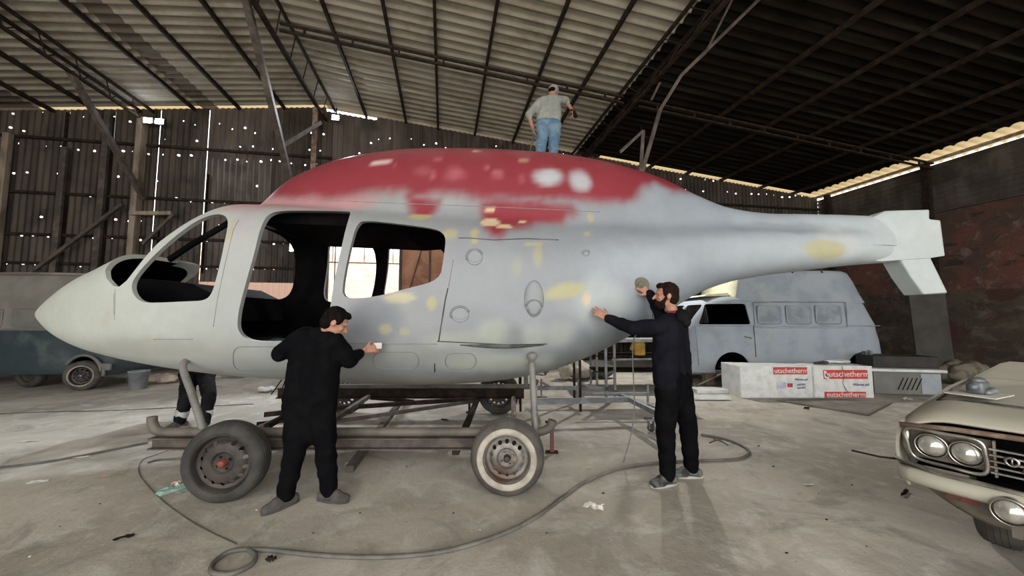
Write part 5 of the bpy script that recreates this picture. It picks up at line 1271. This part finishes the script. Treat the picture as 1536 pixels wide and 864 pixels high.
# wrapped insulation packs
def text_mesh(s, size, mm, parent, loc, rot, ext=.001, bold=.01):
    cu = bpy.data.curves.new('lettering', 'FONT'); cu.body = s; cu.size = size; cu.extrude = ext; cu.offset = bold * size
    cu.align_x = 'CENTER'; cu.align_y = 'CENTER'; t = bpy.data.objects.new('lettering', cu); C.objects.link(t)
    dg = bpy.context.evaluated_depsgraph_get(); me = bpy.data.meshes.new_from_object(t.evaluated_get(dg)); bpy.data.objects.remove(t); bpy.data.curves.remove(cu)
    o = link('lettering', me, mm, parent); o.location = loc; o.rotation_euler = rot; return o
def pack(px0, px1, pyt, pyb, txt, label, fold_left, yaw=0.0):
    g0 = gnd((px0 + px1) / 2, pyb); Y = g0.y; s = Y / FPX; W = (px1 - px0) * s; Hh = at((px0 + px1) / 2, pyt, Y).z
    r = empty('insulation_pack', (g0.x, Y + .30, 0), yaw); tag(r, label, 'package', None)
    bm = B(); n = 5 if not fold_left else 6
    for i in range(n):
        t = W / n; box(bm, (-W / 2 + t * (i + .5), 0, Hh / 2), (t - .004, .60 - .01 * (i % 2), Hh - .008 * (i % 3)), None, .012)
    obj('boards', bm, 'white_box', r)
    bm = B(); rows = []
    for k in range(10):
        z_ = .004 + (Hh - .004) * k / 9; rows.append([V(-W / 2 * .97 + (W * .97 + .0) * i / 24 + .0, -.306 + .006 * mnoise.noise(V(i * .5, k * .6, px0)), z_) for i in range(25)])
    sheet_bm(bm, rows); obj('film', bm, 'wrap', r, True)
    def flat(x0, x1, z0, z1, mm, nm='print', d=-.314): bm = B(); box(bm, ((x0 + x1) / 2, d, (z0 + z1) / 2), (x1 - x0, .002, z1 - z0)); return obj(nm, bm, mm, r)
    RX = (math.pi / 2, 0, 0)
    if not fold_left:
        b1 = flat(-W / 2 + .17 * W, W / 2 - .10 * W, Hh * .60, Hh * .88, 'print_red'); text_mesh(txt, Hh * .25, 'print_white', r, (.06 * W, -.317, Hh * .745), RX)
        flat(-W / 2 + .17 * W, W / 2 - .15 * W, .01, Hh * .20, 'print_red'); text_mesh(txt, Hh * .22, 'print_white', r, (.02 * W, -.317, Hh * .11), RX)
        flat(-W / 2 + .18 * W, -W / 2 + .22 * W, Hh * .63, Hh * .85, 'print_white', 'logo', -.317); flat(-W / 2 + .22 * W, -W / 2 + .26 * W, Hh * .57, Hh * .70, 'print_white', 'logo', -.317)
        text_mesh('Warmer out', Hh * .10, 'print_blue', r, (.27 * W, -.317, Hh * .42), RX) if False else text_mesh('Wärme auf', Hh * .11, 'print_blue', r, (.28 * W, -.317, Hh * .42), RX)
        bm = B(); tube(bm, spline([V(-.02, -.318, Hh), V(.0, -.32, Hh * .7), V(-.02, -.32, Hh * .45), V(.05, -.32, Hh * .2)], 5), .004, 5); obj('strap', bm, 'seam', r)
    else:
        flat(-.04 * W, W / 2 - .08 * W, Hh * .74, Hh * .97, 'print_red'); text_mesh(txt, Hh * .21, 'print_white', r, (.20 * W, -.317, Hh * .85), RX)
        flat(.0, .12 * W, Hh * .30, Hh * .50, 'print_pale'); flat(.14 * W, .19 * W, Hh * .34, Hh * .46, 'print_red'); flat(.19 * W, .21 * W, Hh * .34, Hh * .46, 'print_blue')
        text_mesh('Wärme auf', Hh * .09, 'print_blue', r, (.33 * W, -.317, Hh * .58), RX); text_mesh('auf EPS', Hh * .09, 'print_blue', r, (.33 * W, -.317, Hh * .42), RX); text_mesh('auf EPS', Hh * .09, 'print_blue', r, (.33 * W, -.317, Hh * .32), RX)
    return r, W, Hh, Y
pack(1112, 1220, 549, 597, 'utschetherm', 'white wrapped pack with red printed band, left of two, in front of the blue bus', True)
r2, W2_, H2_, Y2_ = pack(1222, 1311, 549, 597, 'eutschetherm', 'white wrapped pack with two red printed bands, right of two, crumpled bag on top', False)
bm = B(); caps(bm, (-.2, 0, .03), (.2, 0, .035), .03, .028); ell(bm, (.03, 0, .05), (.27, .12, .035)); o = remeshed('plastic_bag', bm, 'wrap', None, .012, 3, .03, .05); o.location = (r2.location.x + .12, r2.location.y, H2_ + .0); tag(o, 'crumpled white plastic bag on top of the right pack', 'bag')
bm = B(); caps(bm, (0, 0, .025), (.16, .02, .03), .024, .03); ell(bm, (.2, .02, .035), (.07, .05, .035)); o = thing1('dark_rag', bm, 'rubber', 'dark rag on top of the right pack beside the plastic bag', 'rag', smooth=True); o.location = (r2.location.x - .33, r2.location.y - .1, H2_)
# white boards lying left of the packs
for i, (x0, x1, y_, z_) in enumerate(((1040, 1090, 588, .0), (1038, 1092, 599, .0))):
    a, c_ = gnd(x0, y_), gnd(x1, y_); bm = B(); box(bm, ((a.x + c_.x) / 2, a.y, .035), (c_.x - a.x, .22 if i else .3, .07 - .03 * i), None, .004); thing1('white_board', bm, 'white_box', ('white foam board on the floor by the bus front, nearer the wall', 'white foam board on the floor left of the packs, nearer the camera')[i], 'board')
bm = B(); P = [gnd(1165, 602), gnd(1300, 624), gnd(1336, 605), gnd(1240, 600)]
vs_b = [bm.verts.new(p + V(0, 0, .006)) for p in P]; vs_t = [bm.verts.new(p + V(0, 0, .03)) for p in P]; bm.faces.new(vs_b); bm.faces.new(vs_t[::-1])
for i in range(4): bm.faces.new((vs_b[i], vs_b[(i + 1) % 4], vs_t[(i + 1) % 4], vs_t[i]))
thing1('panel_sheet', bm, 'plaster', 'flat grey panel lying on the floor before the right pack', 'panel')
# glass topped crate and dark box at the right
p = gnd(1372, 594); cr = empty('display_crate', (p.x, p.y + .35, 0), R(-12)); tag(cr, 'low crate with white rim and striped label, under a dark box right of the bus', 'crate')
bm = B(); box(bm, (0, 0, .22), (1.05, .62, .42), None, .01); obj('body', bm, 'van_panel', cr)
bm = B(); box(bm, (0, 0, .455), (1.18, .72, .05), None, .006); obj('lid', bm, 'white_box', cr)
for i in range(5): bm = B(); bar(bm, (-.16 + .07 * i, -.318, .10), (-.06 + .07 * i, -.318, .32), .022, .004); obj('stripe', bm, 'steel_dark', cr)
bm = B(); box(bm, (.36, -.315, .22), (.3, .01, .36)); obj('label_plate', bm, 'bus_paint', cr)
bm = B(); box(bm, (0, 0, .11), (1.05, .5, .22), None, .02); o = thing1('dark_box', bm, 'dark_box', 'black box lying on the white rimmed crate', 'box'); o.location = (p.x + .12, p.y + .42, .48); o.rotation_euler = (0, 0, R(-12))
bm = B(); box(bm, (0, 0, .035), (.14, .10, .07), None, .01); caps(bm, (-.03, -.055, .035), (-.03, -.08, .035), .02, .022); ell(bm, (.04, 0, .07), (.03, .03, .02)); o = thing1('small_device', bm, 'steel_grey', 'little grey metal device standing on the black box, end nearest the bus', 'device'); o.location = (p.x - .36, p.y + .48, .70)
# leaning board and rags
a = at(1352, 540, 10.2); bm = B(); box(bm, (0, 0, 1.1), (.72, .05, 2.25), None, .01); o = thing1('leaning_board', bm, 'board', 'tall grey board leaning upright against the stone wall below the tail fin', 'board'); o.location = (at(1400, 500, 9.6).x, 9.6, -.0); o.rotation_euler = (R(-4), 0, R(-20))
def rag(name, px, py, z, rx, ry, rz, mm, label, cat='rag', Y=None):
    p = gnd(px, py, z); bm = B(); rr = random.Random(px)
    for i in range(7): ell(bm, (rr.uniform(-.5, .5) * rx, rr.uniform(-.5, .5) * ry, rz * rr.uniform(.35, .6)), (rx * rr.uniform(.35, .6), ry * rr.uniform(.4, .6), rz * rr.uniform(.3, .55)))
    o = remeshed(name, bm, mm, None, .02, 2, .08, .12); o.location = p; mz = min(v.co.z for v in o.data.vertices); o.location.z = z - mz; return tag(o, label, cat)
rag('canvas_bundle', 1460, 578, .0, .7, .35, .46, 'rag', 'crumpled beige canvas heap behind the dusty car', 'canvas')
rag('rag_pile', 860, 570, 0, .42, .3, .42, 'rag_pale', 'pale heap of rags and scraps beneath the rear of the fuselage', 'scrap heap')
rag('rag_pile', 895, 566, 0, .55, .35, .32, 'pipe_green', 'dark greenish scrap heap left of the bench legs', 'scrap heap')
rag('rag_pile', 818, 562, 0, .15, .15, .4, 'car_rust', 'rusty brown scrap lump beside the pale rag heap', 'scrap heap')
rag('plastic_bag', 400, 588, 0, .16, .12, .09, 'wrap', 'white crumpled bag on the floor left of the far trolley beam', 'bag')
rag('rubble_heap', 244, 574, 0, .38, .25, .16, 'stone_pale', 'low pinkish rubble heap right of the bucket', 'rubble')
rag('rag_pile', 418, 556, 0, .5, .3, .25, 'board', 'grey junk lump at the foot of the back wall below the cabin door', 'scrap heap')
# bucket
p = gnd(207, 583); bk = empty('bucket', p); tag(bk, 'grey plastic bucket on the floor below the nose', 'bucket')
bm = B(); prof = [(0, .0), (.13, .0), (.165, .34), (.172, .34), (.172, .36), (.15, .36), (.12, .02), (0, .02)]; lathe(bm, [(r_, z_) for r_, z_ in prof], 28, Matrix.Rotation(math.pi / 2, 4, 'X')); obj('pail', bm, 'bucket', bk, True)
bm = B(); tube(bm, spline([(-.165, 0, .34), (-.12, -.12, .22), (0, -.19, .16), (.12, -.12, .22), (.165, 0, .34)], 5), .005, 6); obj('handle', bm, 'steel_grey', bk)
# boxes far behind, under the fuselage
for i, (px, w_, h_, mm, lb) in enumerate(((516, .45, .2, 'rag_pale', 'small pale carton at the back wall, leftmost under the cabin'), (548, .22, .26, 'white_box', 'white carton at the back wall under the cabin'), (566, .2, .2, 'wood', 'brown wooden crate between two white cartons at the back wall'), (598, .28, .24, 'white_box', 'bright white carton at the back wall left of the red one'), (618, .26, .24, 'tool_red', 'dark red box at the back wall under the cabin'), (352, .5, .3, 'plaster', 'grey concrete block at the back wall behind the front wheel'), (300, .5, .22, 'rag', 'brown sack like block at the back wall under the nose'))):
    p = gnd(px, 572 if px > 500 else 566); bm = B(); box(bm, (0, 0, h_ / 2), (w_, .22, h_), None, .015); k_ = 6
    if i % 2: box(bm, (0, -.112, h_ * .5), (w_ * .9, .006, .03))
    else: box(bm, (0, 0, h_ + .006), (w_ * 1.03, .226, .012))
    o = thing1('carton', bm, mm, lb, 'box'); o.location = p
# paper and scraps
def scrap(name, px, py, sx, sy, yaw, mm, label, cat='scrap', h=.004):
    p = gnd(px, py); bm = B(); n = 6; rr = random.Random(px * 7 + py); rows = []
    for i in range(n): rows.append([V((-.5 + j / (n - 1)) * sx * (1 + .25 * rr.uniform(-1, 1)), (-.5 + i / (n - 1)) * sy * (1 + .25 * rr.uniform(-1, 1)), .004 + h * 2 * rr.random()) for j in range(n)])
    sheet_bm(bm, rows); o = obj(name, bm, mm); md = o.modifiers.new('s', 'SOLIDIFY'); md.thickness = .002; md.offset = 1; apply_mods(o); o.location = p; o.rotation_euler = (0, 0, yaw); return tag(o, label, cat)
scrap('paper_scrap', 262, 736, .20, .16, .4, 'teal_paper', 'torn teal paper on the floor left of the front trolley wheel', 'paper', .012)
scrap('paper_scrap', 267, 728, .07, .06, .2, 'stone_pale', 'pinkish paper scrap on top of the torn teal paper', 'paper', .02)
scrap('paper_scrap', 890, 764, .13, .07, -.4, 'paper', 'white torn paper on the floor below the long hose curve', 'paper', .02)
scrap('paper_scrap', 48, 662, .17, .04, .15, 'paper', 'pale strip on the floor above the cable at the left edge', 'paper')
scrap('paper_scrap', 110, 687, .22, .04, .2, 'paper', 'pale strip on the floor between cable and wheel', 'paper')
scrap('paper_scrap', 58, 723, .12, .05, .25, 'paper', 'white scrap on the floor below the cable at the left', 'paper')
scrap('paper_scrap', 1213, 728, .07, .025, 0, 'paper', 'small white scrap alone on the floor right of the hose', 'paper')
scrap('paper_scrap', 1360, 600, .16, .12, .3, 'paper', 'white scrap on the floor before the crate', 'paper', .02)
scrap('wood_splinter', 163, 715, .17, .02, .5, 'wood', 'thin wood splinter on the floor left of the torn teal paper', 'splinter', .006)
scrap('wood_splinter', 186, 809, .10, .03, .6, 'hair_brown', 'dark splinter on the floor in the lower left', 'splinter', .01)
scrap('wood_splinter', 1357, 742, .18, .02, .6, 'steel_dark', 'dark stick on the floor left of the dusty car', 'stick', .012)
scrap('metal_scrap', 667, 631, .10, .05, 0, 'steel_dark', 'dark metal offcut on the floor between the trolley beams', 'offcut', .01)
scrap('metal_scrap', 1210, 614, .07, .05, .3, 'steel_dark', 'dark lump on the floor in front of the flat grey panel', 'offcut', .02)
scrap('metal_scrap', 405, 843, .05, .03, .3, 'steel_dark', 'little dark bolt on the floor right of the hose loop', 'bolt', .015)
for i, (px, py) in enumerate(((980, 592), (1003, 640), (1138, 669), (1150, 645), (1228, 741), (1278, 728), (1330, 748), (1300, 820), (820, 800), (720, 795), (680, 770), (540, 770), (385, 765), (470, 800), (90, 790), (45, 835), (150, 756), (610, 700), (880, 700), (1180, 830), (905, 740), (1090, 760), (1240, 780), (1160, 700), (690, 650))):
    rr = random.Random(i); p = gnd(px, py); bm = B(); s_ = rr.uniform(.004, .009); ell(bm, (0, 0, s_ * .35), (s_ * rr.uniform(.8, 1.8), s_, s_ * .5), None, 8, 6); o = thing1('floor_chip', bm, 'steel_dark' if i % 3 else 'paper', 'small chip of debris scattered on the concrete floor', 'debris', 'chips of debris on the floor'); o.location = p
# lamps ---------------------------------------------------------
def floodlight(px, py, vv, heads, label, r_=.07):
    u, z = onwall(px, py, vv); r = empty('floodlight'); r.matrix_world = SHED @ Matrix.Translation((u, vv, z)); tag(r, label, 'lamp', None)
    for i in range(heads):
        x = (i - (heads - 1) / 2) * .28; bm = B(); box(bm, (x, .05, 0), (.24, .08, .18), None, .015); c1 = obj('case', bm, 'lamp_case', r)
        bm = B(); box(bm, (x, .004, 0), (.20, .01, .14), None, .01); obj('lamp_glass', bm, 'lamp_glow', c1)
    bm = B(); bar(bm, (0, .1, -.02), (0, .1, min(.35, roofz(u) - z)), .03, .03); obj('bracket', bm, 'steel_dark', r); return bw(u, vv, z)
L1 = floodlight(230, 181, -.35, 2, 'twin white floodlight on top of the broad rusty post')
L2 = floodlight(503, 176, -.4, 1, 'single white floodlight under the ridge beam')
# work lamp on a stand behind the cabin
pw = at(441, 371, 7.4); r = empty('work_lamp', (pw.x, pw.y, 0)); tag(r, 'bright work lamp on a thin stand, seen through the open cabin doorway', 'lamp')
bm = B(); tube(bm, [(0, .06, .02), (0, .06, pw.z - .08)], .016, 8); obj('pole', bm, 'steel_dark', r)
for k in range(3):
    a = 2 * math.pi * k / 3 + .3; bm = B(); tube(bm, [(0, .06, .45), (.42 * math.cos(a), .06 + .42 * math.sin(a), .012)], .011, 6); obj('leg', bm, 'steel_dark', r)
bm = B(); box(bm, (0, .04, pw.z), (.21, .07, .19), None, .012); c1 = obj('case', bm, 'lamp_case', r); bm = B(); box(bm, (0, 0, pw.z), (.17, .01, .15), None, .004); obj('lamp_glass', bm, 'lamp_glow', c1)
# assumed lamp behind the fuselage, added to throw the floor shadows
pk = V(3.3, 9.2, 4.4); r = empty('assumed_pendant_lamp', (pk.x, pk.y, pk.z)); tag(r, 'assumed shaded lamp hanging from the dark roof, hidden behind the rear cowling', 'lamp')
bm = B(); lathe(bm, [(.03, .16), (.05, .14), (.16, 0), (.165, -.02), (.15, -.005), (.045, .13), (.0, .13)], 26, Matrix.Rotation(math.pi / 2, 4, 'X')); obj('lamp_shade', bm, 'lamp_case', r, True)
bm = B(); ell(bm, (0, 0, .02), (.05, .05, .06)); obj('bulb', bm, 'lamp_glow', r, True); bm = B(); tube(bm, [(0, 0, .15), (0, 0, 1.9)], .008, 6); obj('cord', bm, 'steel_dark', r)
# ================================================================ LIGHT
sc_ = bpy.context.scene
w = bpy.data.worlds.new('sky'); sc_.world = w; w.use_nodes = True
w.node_tree.nodes['Background'].inputs[0].default_value = (1.0, .97, .93, 1); w.node_tree.nodes['Background'].inputs[1].default_value = 3.4
def area(name, loc, tgt, sx, sy, e, col, spread=180):
    l = bpy.data.lights.new(name, 'AREA'); l.shape = 'RECTANGLE'; l.size = sx; l.size_y = sy; l.energy = e; l.color = col; l.spread = R(spread)
    o = bpy.data.objects.new(name, l); C.objects.link(o); o.location = loc; o.rotation_euler = (Vector(tgt) - Vector(loc)).to_track_quat('-Z', 'Y').to_euler(); return o
def spot(name, loc, tgt, e, col, ang=120, rad=.08):
    l = bpy.data.lights.new(name, 'SPOT'); l.energy = e; l.color = col; l.spot_size = R(ang); l.spot_blend = .5; l.shadow_soft_size = rad
    o = bpy.data.objects.new(name, l); C.objects.link(o); o.location = loc; o.rotation_euler = (Vector(tgt) - Vector(loc)).to_track_quat('-Z', 'Y').to_euler(); return o
# area light for daylight through the assumed open front behind the camera
pf_ = bw((UL + uE) / 2 - 2, VB + .6, 3.2)
area('assumed_front_daylight', pf_, bw(-2, -6, 1.8), 15, 5.5, 620, (1.0, .97, .92))
spot('floodlight_beam', L1 - D1 * .12, (-1, 3, .5), 200, (.86, .92, 1.0), 130, .1)
spot('floodlight_beam', L2 - D1 * .12, (0, 4, .5), 360, (.86, .92, 1.0), 130, .08)
spot('work_lamp_beam', (pw.x, pw.y - .05, pw.z), (pw.x + 1, 2.5, .2), 330, (.9, .94, 1.0), 140, .07)
spot('assumed_pendant_beam', pk - V(0, 0, .1), (2.2, 5.6, 0), 700, (1.0, .95, .88), 120, .06)  # beam of the assumed hidden lamp, casting shadows towards the camera
sn = bpy.data.lights.new('sun', 'SUN'); sn.energy = 9; sn.color = (1.0, .86, .76); sn.angle = R(1); so_ = bpy.data.objects.new('sun', sn); C.objects.link(so_)
so_.rotation_euler = (D1 * .62 + D2 * .12 - V(0, 0, .95)).to_track_quat('-Z', 'Y').to_euler()
vs_ = sc_.view_settings; vs_.view_transform = 'Standard'; vs_.look = 'None'; vs_.exposure = -0.13; vs_.gamma = 1.0
try: vs_.use_curve_mapping = False
except Exception: pass
